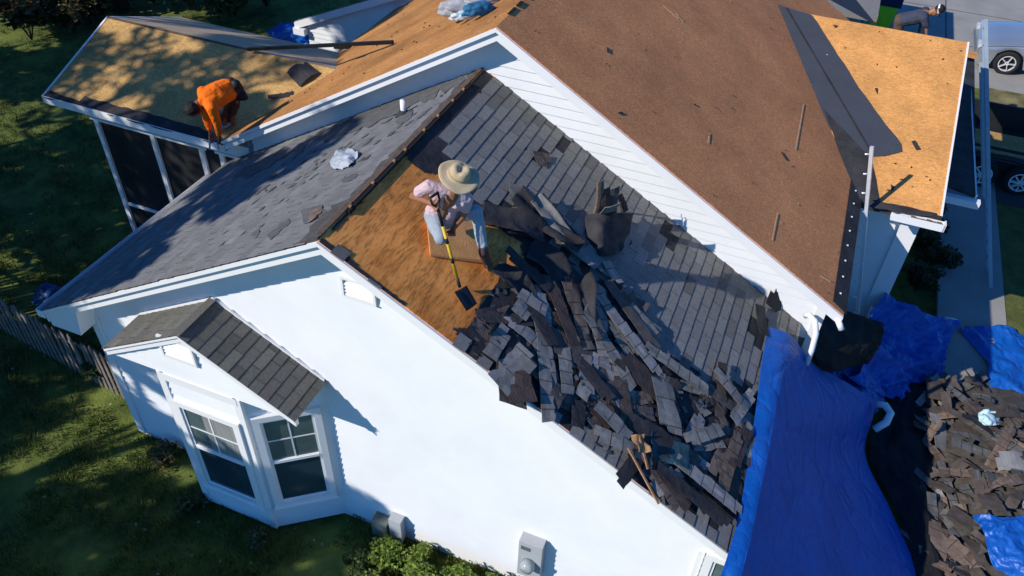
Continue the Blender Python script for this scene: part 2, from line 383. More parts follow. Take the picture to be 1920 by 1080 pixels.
# --- rakes: soffit box with two fascia bands
def rake(xa, za, xb, zb, y, ys, xm=1, parent=H):
    mb = MB()
    def beam(z0, z1, y0, y1):
        d = Vector((xb-xa, 0, zb-za))
        mb.obox((xa, y0, za+z0), d, (0, y1-y0, 0), (0, 0, z1-z0))
    beam(-.185, -.075, y+.012, ys); beam(-.062, -.012, y-.028, ys); beam(-.075, -.062, y+.03, ys)
    return mb.build('rake_board', M_trim, parent)
rake(0, 0, -W, zf(W), 0, .3); rake(0, 0, WR, zf(WR), 0, .3)
ly = LY-.3
rake(XU, HU, XU-WUL, zu(XU-WUL), ly, LY); rake(XU, HU, XU+WUR, zu(XU+WUR), ly, LY)
# eave returns and fascia
fb = MB()
fb.box((-W, -.02, zf(W)-.2), (-W+.03, LY, zf(W)-.03)); fb.box((-W+.03, .02, zf(W)-.2), (-4.05, LY, zf(W)-.18))
fb.prism([(-W, .01, zf(W)-.06), (-W, .01, zf(W)-.30), (-4.02, .01, zf(W)-.30), (-3.9, .01, zf(3.9)-.1)], (0, .29, 0))
fb.build('fascia', M_trim, H); fb = MB()
fb.box((XU-WUL, ly, zu(XU-WUL)-.2), (XU-WUL+.03, RY1, zu(XU-WUL)-.03)); fb.build('fascia', M_trim, H); fb = MB(); fb.box((XU+WUR-.03, ly, zu(XU+WUR)-.2), (XU+WUR, OE, zu(XU+WUR)-.035))
fb.box((4.85, LY, zu(XU+WUR)-.2), (XU+WUR-.03, OE, zu(XU+WUR)-.18))
fb.build('fascia', M_trim, H)
# gutter along front left eave and elbow
gb = MB(); z = zf(W)
gb.box((-W-.12, -.03, z-.14), (-W-.02, LY-.4, z-.12)); gb.box((-W-.125, -.03, z-.14), (-W-.115, LY-.4, z-.02)); gb.box((-W-.12, -.035, z-.14), (-W-.0, -.025, z-.02))
gb.build('gutter', M_trim, H)
# --- shingle courses
def tabs(mb, du, org, us, vs, along, keep, seed, exp=.143, tabw=.305, tone=(.62, 1.18), drop=0):
    """du: unit vector along the eave, along: unit vector down the slope; one thin tilted tab per shingle tab"""
    rnd = random.Random(seed); du, dv, org = Vector(du), Vector(along), Vector(org); n = du.cross(dv).normalized()
    if n.z < 0: n = -n
    u0, u1 = us; v0, v1 = vs; r = 0; v = v0
    while v < v1-.02:
        ve = min(v+exp, v1); u = u0 - (r % 6)*.14 - rnd.random()*.05
        rowt = rnd.uniform(.92, 1.06)
        while u < u1:
            a, b = max(u, u0), min(u+tabw-.006, u1); u += tabw
            if b-a < .02: continue
            if keep and not keep((a+b)/2, (v+ve)/2): continue
            if rnd.random() < drop: continue
            t = rnd.uniform(*tone)*rowt if rnd.random() < .35 else rnd.uniform(.85, 1.0)*rowt
            cc = (t*rnd.uniform(.98, 1.02), t, t*rnd.uniform(.98, 1.04))
            h0 = .007; h1 = .013+rnd.random()*.003
            ww = rnd.uniform(-.003, .003)
            P = [org+du*a+dv*v+n*h0, org+du*b+dv*v+n*h0, org+du*b+dv*(ve+ww)+n*h1, org+du*a+dv*(ve+ww)+n*h1,
                 org+du*b+dv*(ve+ww)+n*.002, org+du*a+dv*(ve+ww)+n*.002]
            fs = [(0, 3, 2, 1), (3, 5, 4, 2)]
            if (P[3]-P[0]).cross(P[2]-P[3]).dot(n) < 0: fs = [f[::-1] for f in fs]
            mb.add(P, fs, cc)
        v = ve; r += 1
nS = math.hypot(1, S)
PLY = [(752, 285), (790, 322), (835, 330), (870, 372), (905, 405), (940, 432), (975, 455), (985, 500), (962, 512), (968, 520), (935, 520), (925, 545), (897, 585), (880, 612), (850, 618), (872, 655), (840, 640), (600, 440), (640, 425), (700, 345)]
FEL = [(895, 128), (925, 150), (880, 195), (845, 232), (822, 268), (835, 318), (875, 350), (905, 378), (960, 392), (1010, 420), (1050, 470), (1110, 510), (1170, 545), (1200, 600), (1215, 640), (1290, 700), (1370, 745), (1385, 800), (1320, 850), (1260, 860), (1200, 815), (1130, 790), (1060, 790), (1020, 760), (965, 725), (905, 670), (870, 640), (600, 440), (740, 290)]
SPOT = [[(1235, 415), (1262, 440), (1290, 470), (1262, 466), (1222, 440)], [(1410, 590), (1435, 582), (1447, 600), (1430, 660), (1408, 655), (1402, 625)],
        [(1305, 462), (1322, 470), (1328, 492), (1312, 482)], [(1055, 270), (1070, 272), (1066, 284), (1052, 282)], [(1000, 292), (1030, 288), (1035, 305), (1005, 308)],
        [(1310, 745), (1395, 700), (1415, 760), (1330, 780)], [(1180, 870), (1300, 900), (1380, 960), (1378, 1000), (1280, 945), (1190, 905)],
        [(1270, 600), (1290, 606), (1280, 622)], [(1350, 505), (1366, 512), (1356, 524)]]
keepP = []
def ab(P, f=RS):
    o = []
    for u, v in P:
        q = f(u, v); o.append((q.y, q.x*nS))
    return o
PLYs = ab(PLY); FELs = ab(FEL); SPs = [ab(p) for p in SPOT]
def keepR(y, v):
    return not (inpoly(y, v, PLYs) or inpoly(y, v, FELs) or any(inpoly(y, v, p) for p in SPs))
sb = MB(); dnR = Vector((1, 0, -S)).normalized()
tabs(sb, (0, 1, 0), (0, 0, 0), (-.03, LY), (.02, WR*nS+.02), dnR, keepR, 3)
o = sb.build('shingles', M_shin, H); o['label'] = 'dark slate grey shingle courses still nailed down'
sb = MB(); dnL = Vector((-1, 0, -S)).normalized()
tabs(sb, (0, 1, 0), (0, 0, 0), (-.03, LY), (.16, W*nS+.03), dnL, None, 5, tone=(.82, 1.1))
o = sb.build('shingles', M_shinL, H); o['label'] = 'pale weathered shingle courses on the sunny slope'
# felt underlayment (a hole where the plywood is bare), its torn patches
ub = MB()
def cells(mb, keep, us, vs, du, dv, org, step, h, seed):
    rnd = random.Random(seed); n = Vector(du).cross(Vector(dv)).normalized(); n = -n if n.z < 0 else n
    org = Vector(org); du = Vector(du); dv = Vector(dv)
    nu = int((us[1]-us[0])/step); nv = int((vs[1]-vs[0])/step); idx = {}
    def vert(i, j):
        if (i, j) not in idx:
            jx = 0 if i in (0, nu) else rnd.uniform(-.35, .35)*step; jy = 0 if j in (0, nv) else rnd.uniform(-.35, .35)*step
            a = us[0]+i*step+jx; b = vs[0]+j*step+jy
            idx[(i, j)] = len(mb.v); mb.v.append(org+du*a+dv*b+n*(h+.004*noise.noise(Vector((a*6, b*6, seed)))))
        return idx[(i, j)]
    for i in range(nu):
        for j in range(nv):
            if keep(us[0]+(i+.5)*step, vs[0]+(j+.5)*step):
                f = (vert(i, j), vert(i+1, j), vert(i+1, j+1), vert(i, j+1)); 
                a, b, c = mb.v[f[0]], mb.v[f[1]], mb.v[f[2]]
                if (b-a).cross(c-b).dot(n) < 0: f = f[::-1]
                mb.f.append(f); mb.c.append((1, 1, 1))
cells(ub, lambda y, v: not inpoly(y, v, PLYs), (-.01, LY), (.02, WR*nS), (0, 1, 0), dnR, (0, 0, 0), .035, .0055, 2)
ub.build('felt_underlayment', M_felt, H)['label'] = 'torn black felt around the bare plywood'
# ridge: dark slot, bare nailer edge, torn cap band on the left side, tear marks
rb = MB()
rb.box((.005, .5, -.02), (.045, LY-.45, .012)); rb.build('ridge_slot', M_dark, H)
rb = MB()
for y in (.55, 1.0, 1.45, 1.7, 2.15, 2.5, 2.9, 3.2):
    rb.box((.0, y, .013), (.028, y+.03, .03))
rb.build('ridge_nailer', M_wood, H)
cb = MB(); P = [(0, -.02)]
pts = [(-.005, 0), (-.005, LY)]; rnd = random.Random(4); y = LY; L_ = []
while y > 0:
    L_.append((-.14+rnd.uniform(-.06, .04)-(.12 if y < .7 else 0), y)); y -= rnd.uniform(.05, .16)
L_.append((-.3, 0)); ring = pts+L_
cb.prism([(x, y, S*x+.022) for x, y in ring], (0, 0, -.02))
cb.build('ridge_felt', mat('ridge_felt', (.075, .07, .07), .9, .3, 6, .5, 30), H)
rb = MB()
for a, b in ((.05, .62), (.66, 1.5), (1.53, 2.4), (2.43, 3.3), (3.32, 3.8)):
    rb.obox((-.05, a, -.028+.03), (.052, 0, .0), (0, b-a, 0), (0, 0, .018))
rb.build('ridge_board', M_oldwood, H)
# torn streaks on the sunny slope
tb = MB(); rnd = random.Random(11)
LSP = [[(563, 395), (603, 383), (612, 398), (570, 420)], [(500, 440), (540, 410), (545, 416), (508, 450)], [(648, 306), (662, 300), (660, 312), (645, 316)], [(640, 335), (670, 325), (668, 333), (642, 343)],
       [(470, 440), (487, 430), (480, 445)], [(780, 180), (825, 165), (815, 185), (790, 192)], [(740, 228), (775, 205), (770, 220), (750, 235)]]
for k, p in enumerate(LSP): patch(tb, LS, p, .022, .004, 2.5, 8, k)
UP = [(440, 330), (500, 295), (560, 268), (620, 240), (690, 208), (745, 178), (800, 160), (895, 136), (880, 150), (800, 182), (760, 205), (720, 222), (655, 250), (600, 262), (540, 292), (470, 330)]
patch(tb, LS, UP, .024, .004, 7, 12, 9)
for k in range(60):
    t = rnd.random(); u = 470+t*370+rnd.gauss(0, 25); v = 340-t*165+abs(rnd.gauss(0, 26)); l = rnd.uniform(5, 22); a = rnd.uniform(.6, 2)
    q = LS(u, v)
    if not (-3.9 < q.x < -.35 and .2 < q.y < 3.7): continue
    patch(tb, LS, [(u, v), (u+l*.5, v-l*.42-a), (u+l, v-l*.7), (u+l*.5, v-l*.34+a)], .021+k*.00005, .003)
for k in range(40):
    u = rnd.uniform(330, 700); v = 640-.55*u+rnd.uniform(-60, 60); q = LS(u, v); l = rnd.uniform(5, 14)
    if not (-3.9 < q.x < -.4 and .2 < q.y < 3.7): continue
    patch(tb, LS, [(u, v), (u+l, v-l*.85), (u+l*.6, v-l*.4)], .0215+k*.00005, .003)
tb.build('torn_felt', mat('torn_felt', (.10, .10, .105), .9, .25, 8, .4, 40), H)['kind'] = 'stuff'
# spots of bare ply in the felt near the wall, felt strips
# main roof details
sb = MB()
def strip(mb, pts, wd, h, fn_n):
    for p, q in zip(pts, pts[1:]): mb.bar(p, q, wd, .004, fn_n)
nBR = Vector((SU, 0, 1)).normalized()
sv = MB()
patch(sv, OG, [(1450, 5), (1522, 28), (1562, 88), (1600, 148), (1640, 205), (1690, 270), (1692, 284), (1660, 292), (1600, 296), (1550, 230), (1460, 60)], .014, .008, 1.0, 16, 5)
vf = sv.build('valley_felt', M_feltv, H)
sv = MB()
p0, p1 = OG(1475, 15, .02), OG(1632, 282, .02); sv.bar(p0, p1, .03, .008); sv.build('valley_flashing', M_felt, H)
sv = MB(); xe = XU+WUR
sv.prism([(4.90, 3.66, zu(4.90)+.012), (xe+.03, 3.62, zu(xe+.03)+.012), (xe+.03, 6.4, zu(xe+.03)+.012), (4.88, 7.1, zu(4.88)+.012)], (0, 0, -.008))
sv.build('eave_felt', M_felt, H)
sv = MB(); rnd = random.Random(3)
for k in range(9):
    y = 3.9+k*.36; x = 4.98; sv.box((x-.012, y-.012, zu(x)+.012), (x+.012, y+.012, zu(x)+.02))
sv.build('cap_nail', M_trim, H)
sv = MB()
patch(sv, BR, [(1536, -12), (1596, -12), (1648, 52), (1634, 42)], .012, .006); sv.build('rake_felt', M_feltv, H)
sv = MB(); patch(sv, OG, [(1545, 205), (1634, 297), (1650, 380), (1606, 372)], .018, .006, 1, 14, 4); sv.build('eave_felt', M_felt, H)
# loose nails, chips, seams on sheathing
sv = MB()
for i in range(26):
    y = LY+.1+i*.3+random.uniform(-.06, .06)
    sv.obox((XU-.02, y, HU+.002), (.03+random.random()*.02, 0, 0), (0, random.uniform(.1, .28), 0), (0, 0, .01))
sv.build('ridge_slot', M_dark, H)
sv = MB(); sw = MB(); rnd = random.Random(8)
for k in range(90):
    u, v = rnd.uniform(950, 1600), rnd.uniform(0, 560); q = BR(u, v, .012)
    if not (XU+.1 < q.x < 4.9 and 3.7 < q.y < 11.8): continue
    a = rnd.uniform(0, 3.14); l = rnd.uniform(.01, .035) if k % 15 else rnd.uniform(.08, .2); d = Vector((math.cos(a), math.sin(a), -SU*math.cos(a))); e = Vector((-math.sin(a), math.cos(a), SU*math.sin(a)))
    (sv if k % 3 else sw).obox(q, d*l, e*rnd.uniform(.006, .018), (0, 0, .004))
for (u, v, l, a) in ((1140, 98, .1, 1.9), (1302, 195, .03, 0), (1475, 300, .13, 2.4), (1160, 212, .08, 1.1)):
    q = BR(u, v, .014); d = Vector((math.cos(a), math.sin(a), -SU*math.cos(a)))
    sv.bar(q, q+d*l, .025, .008, nBR)
sv.build('roof_scrap', M_felt, H)['kind'] = 'stuff'
for (a, b) in (((1507, 195), (1492, 280)), ((1458, 400), (1448, 450)), ((1330, 250), (1328, 268)), ((1243, 10), (1272, 35))):
    sw.bar(BR(*a, .012), BR(*b, .012), .012, .004, nBR)
sw.build('wood_splinter', mat('pale_splinter', (.62, .45, .28), .8, .2, 9, 0), H)['kind'] = 'stuff'
# left slope scraps
sv = MB()
for k in range(60):
    u, v = rnd.uniform(480, 930), rnd.uniform(0, 230); q = BL(u, v, .012)
    if not (-4.1 < q.x < .1 and 3.8 < q.y < 11.5): continue
    sv.box((q.x, q.y, q.z-.006), (q.x+rnd.uniform(.01, .03), q.y+rnd.uniform(.01, .04), q.z+.004))
sv.build('nail_scrap', M_felt, H)['kind'] = 'stuff'
# vent pipe on the sunny slope
q = LS(757, 215)
vp = MB().tube([q+Vector((0, 0, -.05)), q+Vector((0, 0, .2))], .038, 14).build('vent_pipe', M_trim, H, True)
MB().tube([q+Vector((0, 0, -.05)), q+Vector((0, 0, .03)), q+Vector((0, 0, .07))], [.12, .07, .045], 14).build('pipe_boot', M_felt, vp, True)
# --- louvre vents and wall marks
def louvre(x0, x1, z0, z1, y, parent=H):
    fr = MB()
    fr.box((x0-.03, y-.03, z0-.03), (x0, y, z1+.03)); fr.box((x1, y-.03, z0-.03), (x1+.03, y, z1+.03))
    fr.box((x0, y-.03, z1), (x1, y, z1+.03)); fr.box((x0, y-.03, z0-.03), (x1, y, z0))
    f = fr.build('gable_vent', M_trim, parent); sl_ = MB(); n = int((z1-z0)/.045)
    for i in range(n):
        z = z0+i*.045
        sl_.obox((x0, y-.004, z+.04), (x1-x0, 0, 0), (0, -.02, -.03), (0, .004, .003))
    return f, sl_.build('louvre', M_trim, parent)
louvre(.02, .36, -.90, -.68, .285)
# --- bay window (front facet y=-.3, angled facets back to the wall)
BX0, BX1, BXL, BXR, BY = -2.36, -1.27, -3.16, -.47, -.3
BZ = -2.52
bw = MB()
siding(bw, (0, BY, 0), (1, 0, 0), [(BX0, G), (BX1, G), (BX1, BZ), (BX0, BZ)], (0, -1, 0), .11)
for (xa, ya, xb, yb) in ((BX1, BY, BXR, .3), (BXL, .3, BX0, BY)):
    L = math.hypot(xb-xa, yb-ya); d = Vector(((xb-xa)/L, (yb-ya)/L, 0)); n_ = Vector((d.y, -d.x, 0))
    siding(bw, (xa, ya, 0), d, [(0, G), (L, G), (L, BZ), (0, BZ)], n_, .11)
bay = bw.build('bay_window', M_white, H)
bx = MB(); axm = -1.81; RZ = -1.655; BS = .577
rz = lambda x: RZ-BS*abs(x-axm)
siding(bx, (0, BY, 0), (1, 0, 0), [(-3.06, rz(-3.06)-.04), (-3.06, BZ), (-.5, BZ), (-.5, rz(-.5)-.04), (axm, RZ-.04)], (0, -1, 0), .11)
bx.prism([(BX0, BY, BZ), (BX1, BY, BZ), (-.5, .3, BZ), (-.5, BY, BZ)], (0, 0, .02)); bx.prism([(BX0, BY, BZ), (-3.06, BY, BZ), (-3.06, .3, BZ)], (0, 0, .02))
bx.build('bay_gable', M_white, bay)
for (x, y) in ((BX0, BY), (BX1, BY)): MB().box((x-.05, y-.03, G), (x+.05, y+.02, BZ)).build('corner_trim', M_trim, bay)
MB().box((BX0, BY-.035, BZ-.12), (BX1, BY-.018, BZ)).build('frieze_board', M_trim, bay)
bl_, br_ = -3.11, -.44
for (x0, x1) in ((axm, bl_), (axm, br_)):
    MB().prism([(x0, BY-.07, rz(x0)), (x0, .29, rz(x0)), (x1, .29, rz(x1)), (x1, BY-.07, rz(x1))], (0, 0, -.03)).build('bay_roof', M_oldwood, bay)
sb = MB(); nB = math.hypot(1, BS)
tabs(sb, (0, 1, 0), (axm, BY-.08, RZ+.002), (0, .66), (.0, (br_-axm)*nB+.02), Vector((1, 0, -BS)).normalized(), None, 21, exp=.135, tabw=.30, tone=(.7, 1.25))
tabs(sb, (0, 1, 0), (axm, BY-.08, RZ+.002), (0, .66), (.0, (axm-bl_)*nB+.02), Vector((-1, 0, -BS)).normalized(), None, 22, exp=.135, tabw=.30, tone=(.8, 1.15))
sb.bar((axm, BY-.085, RZ+.02), (axm, .28, RZ+.02), .1, .012)
sb.build('bay_shingles', M_shinB, bay)
rb = MB()
for x1 in (bl_, br_):
    d = Vector((x1-axm, 0, rz(x1)-RZ)); rb.obox((axm, BY-.055, RZ-.12), d, (0, .055, 0), (0, 0, .085))
    rb.obox((axm, BY-.075, RZ-.035), d, (0, .075, 0), (0, 0, .03))
rb.build('rake_board', M_trim, bay)
# step flashing, white, where bay roof meets wall
fl = MB(); dd = Vector((br_-axm, 0, rz(br_)-RZ)); fl.obox((axm, .255, RZ+.012), dd, (0, .028, 0), (0, 0, .03)); dd = Vector((bl_-axm, 0, rz(bl_)-RZ)); fl.obox((axm, .255, RZ+.012), dd, (0, .028, 0), (0, 0, .03))
fl.build('wall_flashing', M_trim, bay)
louvre(-2.14, -1.72, -2.12, -1.84, BY-.018, bay)
def sash(o, ud, nrm, wd, z0, z1, name, curtain, parent=bay):
    """double hung window: frame, two sashes, muntins in the top sash"""
    o, ud, nrm = Vector(o), Vector(ud).normalized(), Vector(nrm).normalized(); Z = Vector((0, 0, 1))
    def bx_(mb, a0, a1, b0, b1, d0, d1): mb.obox(o+ud*a0+Z*b0+nrm*d0, ud*(a1-a0), Z*(b1-b0), nrm*(d1-d0))
    f = MB(); t = .085
    bx_(f, -t, 0, z0-t, z1+t, .0, .055); bx_(f, wd, wd+t, z0-t, z1+t, .0, .055); bx_(f, 0, wd, z1, z1+t, .0, .055); bx_(f, 0, wd, z0-t, z0, .0, .055)
    bx_(f, -t-.02, wd+t+.02, z0-t-.03, z0-t, .0, .075)
    fr = f.build('window', M_trim, parent)
    zm = (z0+z1)/2+.02; s = MB(); e = .035
    for (a, b, dd) in ((zm, z1, .034), (z0, zm, .022)):
        bx_(s, 0, e, a, b, .0, dd); bx_(s, wd-e, wd, a, b, .0, dd); bx_(s, e, wd-e, b-e, b, .0, dd); bx_(s, e, wd-e, a, a+e, .0, dd)
    bx_(s, e, wd-e, zm-.02, zm+.025, .0, .045)
    bx_(s, wd/2-.01, wd/2+.01, zm+e, z1-e, .0, .024); bx_(s, e, wd-e, (zm+z1)/2-.01, (zm+z1)/2+.01, .0, .0235)
    s.build('sash', M_trim, parent)
    g = MB(); bx_(g, e, wd-e, z0+e, z1-e, .0, .017); g.build('pane', M_glass, parent)
    if curtain:
        c = MB()
        bx_(c, .36*wd, wd-e, zm+e, z1-e, .017, .019)
        c.build('curtain', M_curt, parent)
    c = MB(); bx_(c, e, .36*wd if curtain else wd-e, zm+e, z1-e, .017, .0185); c.build('window_shade', mat('window_shade_m', (.085, .13, .135), .25, .25, 2.5, 0, spec=.6), parent)
sash((BX0+.16, BY-.012, 0), (1, 0, 0), (0, -1, 0), .80, -4.65, -3.05, 'w', True)
L = math.hypot(BXR-BX1, .3-BY); d = Vector(((BXR-BX1)/L, (.3-BY)/L, 0)); n_ = Vector((d.y, -d.x, 0))
sash(Vector((BX1, BY, 0))+d*.17+n_*.012, d, n_, .64, -4.62, -2.95, 'w', False)
# dark window low under the tarp
sash((4.30, .285, 0), (1, 0, 0), (0, -1, 0), .30, -4.6, -3.15, 'w', False, H)
# electric meter
mt = MB().box((2.13, .14, -4.78), (2.43, .285, -4.02)).build('meter_box', M_grey, H)
MB().obox((2.16, .139, -4.17), (.12, 0, 0), (0, -.006, 0), (0, 0, .07)).build('meter_label', mat('label_grey', (.12, .12, .12), .6, .1, 5, 0), mt)
MB().tube([(2.28, .14, -4.42), (2.28, .07, -4.42), (2.28, .02, -4.42), (2.28, .01, -4.42)], [.09, .09, .075, .03], 20).build('meter_glass', mat('meter_glass_m', (.33, .37, .38), .15, .2, 10, 0, coat=.5), mt, True)
MB().tube([(2.28, .2, -4.78), (2.28, .2, G)], .035, 10).build('conduit', M_grey, mt, True)
MB().box((.28, .15, G), (.46, .285, -4.72)).build('utility_box', M_grey, H)
MB().box((.02, .12, G), (.25, .285, -4.88)).build('hose_reel', mat('greenish_grey', (.2, .22, .18), .7, .2, 8, .1), H)
# --- screened porch, left
PX0, PXR = -7.84, -3.2
pr = MB().prism([(PX0, PE, PZ), (-4.33, PE, PZ), (PXR, 5.3, PZ+PS*1.75), (PX0, 5.3, PZ+PS*1.75)], (0, 0, -.03)).build('porch_roof', M_osbP, H)
pr['label'] = 'tan sheathed roof over the screened porch'
MB().prism([(PX0, 5.3, PZ+PS*1.75), (PXR, 5.3, PZ+PS*1.75), (-4.33, 7.05, PZ), (PX0, 7.05, PZ)], (0, 0, -.03)).build('porch_roof', mat('tan_back', (.50, .37, .24), .85, .15, 5, .2), pr)
fb = MB()
PFp = [(82, 181), (96, 172), (150, 193), (162, 181), (230, 203), (300, 222), (350, 236), (402, 252), (412, 268), (380, 263)]
patch(fb, PF, [(78, 180), (95, 170), (148, 190), (160, 180), (225, 200), (300, 218), (350, 233), (398, 248), (420, 262), (418, 272)], .01, .012, 2, 12, 4)
fb.build('eave_felt', M_felt, pr)
fb = MB()
fb.box((PX0, PE-.03, PZ-.13), (-4.35, PE, PZ+.004)); fb.box((PX0-.03, PE-.03, PZ-.13), (PX0, PE+.02, PZ+.01))
for (ya, za, yb, zb) in ((PE, PZ, 5.3, PZ+PS*1.75), (5.3, PZ+PS*1.75, 7.05, PZ)):
    fb.obox((PX0-.035, ya, za-.13), (0, yb-ya, zb-za), (.035, 0, 0), (0, 0, .14))
fb.build('fascia', M_trim, pr)
fb = MB(); fb.box((PX0-.01, 5.27, PZ+PS*1.75-.01), (-4.9, 5.305, PZ+PS*1.75+.012)); fb.build('ridge_slot', M_oldwood, pr)
PWY, PWX = 3.98, -7.33
hb = MB(); hb.box((PWX-.08, PWY-.06, -2.50), (-4.1, PWY+.06, -2.28)); hb.box((PWX-.06, PWY, -2.50), (PWX+.06, 6.6, -2.28)); hb.box((PWX-.08, PWY-.09, -2.54), (-4.1, PWY-.06, -2.50))
hb.build('porch_beam', M_trim, H)
posts = []
for x in (PWX, -6.13, -5.13, -4.72):
    posts.append(MB().box((x-.045, PWY-.05, G), (x+.045, PWY+.05, -2.50)).build('porch_post', M_trim, H))
for y in (5.2, 6.5): MB().box((PWX-.045, y-.05, G), (PWX+.045, y+.05, -2.50)).build('porch_post', M_trim, H)
rb = MB(); rb.box((PWX, PWY-.03, -4.36), (-4.1, PWY+.03, -4.30)); rb.box((PWX, PWY-.03, G+.02), (-4.1, PWY+.03, G+.12)); rb.box((PWX-.03, PWY, -4.36), (PWX+.03, 6.5, -4.30))
rb.build('porch_rail', M_trim, H)
MB().box((PWX+.04, PWY-.005, G+.1), (-4.1, PWY+.005, -2.5)).build('insect_screen', M_screen, H)
MB().box((PWX-.005, PWY+.05, G+.1), (PWX+.005, 6.5, -2.5)).build('insect_screen', M_screen, H)
MB().box((PWX, PWY, G-.02), (-4.1, 6.6, G+.06)).build('porch_floor', M_conc, H)
# --- rear wing, gable seen behind the porch
ry = 9.2; rw = MB(); rx0 = -6.5; rsl = .43; rt = lambda x: -2.70+rsl*(x+6.75)
siding(rw, (0, ry, 0), (1, 0, 0), [(rx0, G), (-2.2, G), (-2.2, rt(-2.2)-.12), (rx0, rt(rx0)-.12)], (0, -1, 0), .11)
rw.build('wall', M_white, H)['label'] = 'shaded wall of the rear wing'
rb = MB(); rb.obox((-6.75, ry-.12, rt(-6.75)-.15), (4.55, 0, 4.55*rsl), (0, .12, 0), (0, 0, .15)); rb.build('rake_board', M_trim, H)
rb = MB(); rb.box((-6.78, ry-.16, rt(-6.78)-.24), (rx0, ry+.1, rt(-6.78)-.1)); rb.build('eave_return', M_trim, H)
MB().prism([(-6.75, ry-.1, rt(-6.75)+.02), (-2.2, ry-.1, rt(-2.2)+.02), (-2.2, ry+3, rt(-2.2)-2.3), (-6.75, ry+3, rt(-6.75)-2.3)], (0, 0, -.03)).build('roof', M_shin, H)
# --- right wing with the orange sheathed slope
wx0, wx1 = 3.08, 6.19; zr = OZ+OS*3.65
MB().prism([(5.02, OE, OZ), (wx1, OE, OZ), (wx1, 10.0, zr), (wx0, 10.0, zr)], (0, 0, -.03)).build('roof', M_osbO, H)['label'] = 'bright orange sheathed slope of the right wing'
MB().prism([(wx0, 10.0, zr), (wx1, 10.0, zr), (wx1, 11.6, OZ), (5.10, 11.6, OZ)], (0, 0, -.03)).build('roof', M_osbO, H)
rb = MB(); rb.obox((wx1, OE, OZ-.12), (0, 3.65, 3.65*OS), (.028, 0, 0), (0, 0, .13)); rb.obox((wx1, 10, zr-.12), (0, 1.6, OZ-zr), (.028, 0, 0), (0, 0, .13)); rb.build('rake_board', M_trim, H)
fb = MB(); patch(fb, OG, [(1628, 372), (1650, 378), (1700, 387), (1757, 400), (1757, 407), (1700, 400), (1628, 386)], .012, .008, 1.2, 12, 2)
fb.box((5.03, OE-.03, OZ-.15), (wx1+.02, OE, OZ+.012)); fb.build('eave_felt', M_felt, H)
sv = MB(); rnd = random.Random(5); sw = MB()
for k in range(50):
    u, v = rnd.uniform(1540, 1800), rnd.uniform(40, 385); q = OG(u, v, .012)
    if not (5.1 < q.x < 6.1 and 6.5 < q.y < 9.9 or (q.x > 3.7 and q.y > 8.6 and q.y < 9.9 and q.x < 6.1)): continue
    a = rnd.uniform(0, 3.14); l = rnd.uniform(.015, .04); d = Vector((math.cos(a), math.sin(a), OS*math.sin(a))); e = Vector((-math.sin(a), math.cos(a), OS*math.cos(a)))
    (sv if k % 4 else sw).obox(q, d*l, e*rnd.uniform(.008, .02), (0, 0, .004))
for p in ([(1670, 345), (1678, 350), (1672, 360)], [(1709, 265), (1716, 263), (1727, 280), (1718, 281)], [(1562, 46), (1572, 48), (1566, 52)], [(1640, 165), (1646, 165), (1645, 176)]): patch(sv, OG, p, .014, .004)
sv.build('roof_scrap', M_felt, H)['kind'] = 'stuff'; sw.build('wood_splinter', bpy.data.materials['pale_splinter'], H)['kind'] = 'stuff'
ww = MB()
siding(ww, (0, 6.78, 0), (1, 0, 0), [(4.8, G), (5.8, G), (5.8, OZ-.05), (4.8, OZ-.05)], (0, -1, 0))
siding(ww, (5.87, 0, 0), (0, 1, 0), [(7.9, G), (13.2, G), (13.2, -2.6), (11.5, OZ-.1), (10, zr-.1), (7.9, -1.7)], (1, 0, 0))
ww.build('wall', M_white, H)['label'] = 'shaded walls of the right wing'
cb = MB(); cb.box((5.80, 6.70, G), (6.07, 6.98, OZ-.28)); cb.box((5.77, 6.66, OZ-.36), (6.1, 7.02, OZ-.28)); cb.box((5.77, 6.67, G), (6.1, 7.01, G+.2)); cb.build('porch_column', M_trim, H)
cb = MB(); cb.box((4.9, 6.74, OZ-.28), (6.1, 6.9, OZ-.06)); cb.box((5.85, 6.8, OZ-.28), (6.1, 10, OZ-.06)); cb.build('porch_beam', M_trim, H)
gb = MB(); gb.box((5.55, OE-.14, OZ-.16), (6.28, OE-.04, OZ-.14)); gb.box((5.55, OE-.15, OZ-.16), (6.28, OE-.14, OZ-.04)); gb.box((6.27, OE-.15, OZ-.16), (6.29, OE-.03, OZ-.03)); gb.box((5.55, OE-.04, OZ-.155), (6.28, OE-.032, OZ-.05))
gt = gb.build('gutter', M_trim, H)
db = MB(); rnd = random.Random(2)
for k in range(16): x = rnd.uniform(5.58, 6.2); db.box((x, OE-.13, OZ-.139), (x+.06, OE-.05, OZ-.10+rnd.random()*.04))
db.build('gutter_debris', M_debrisb, gt)
# porch rail beside the column
rb = MB(); A = Vector((5.9, 6.6, 0)); B = Vector((5.75, 5.35, 0)); 
for z in (-4.25, -5.0): rb.bar(A+Vector((0, 0, z)), B+Vector((0, 0, z)), .07, .06)
for i in range(9):
    p = A+(B-A)*(i/8); rb.box((p.x-.02, p.y-.02, -5.0), (p.x+.02, p.y+.02, -4.25))
rb.box((B.x-.05, B.y-.05, G), (B.x+.05, B.y+.05, -4.1)); rb.build('porch_rail', M_trim, H)
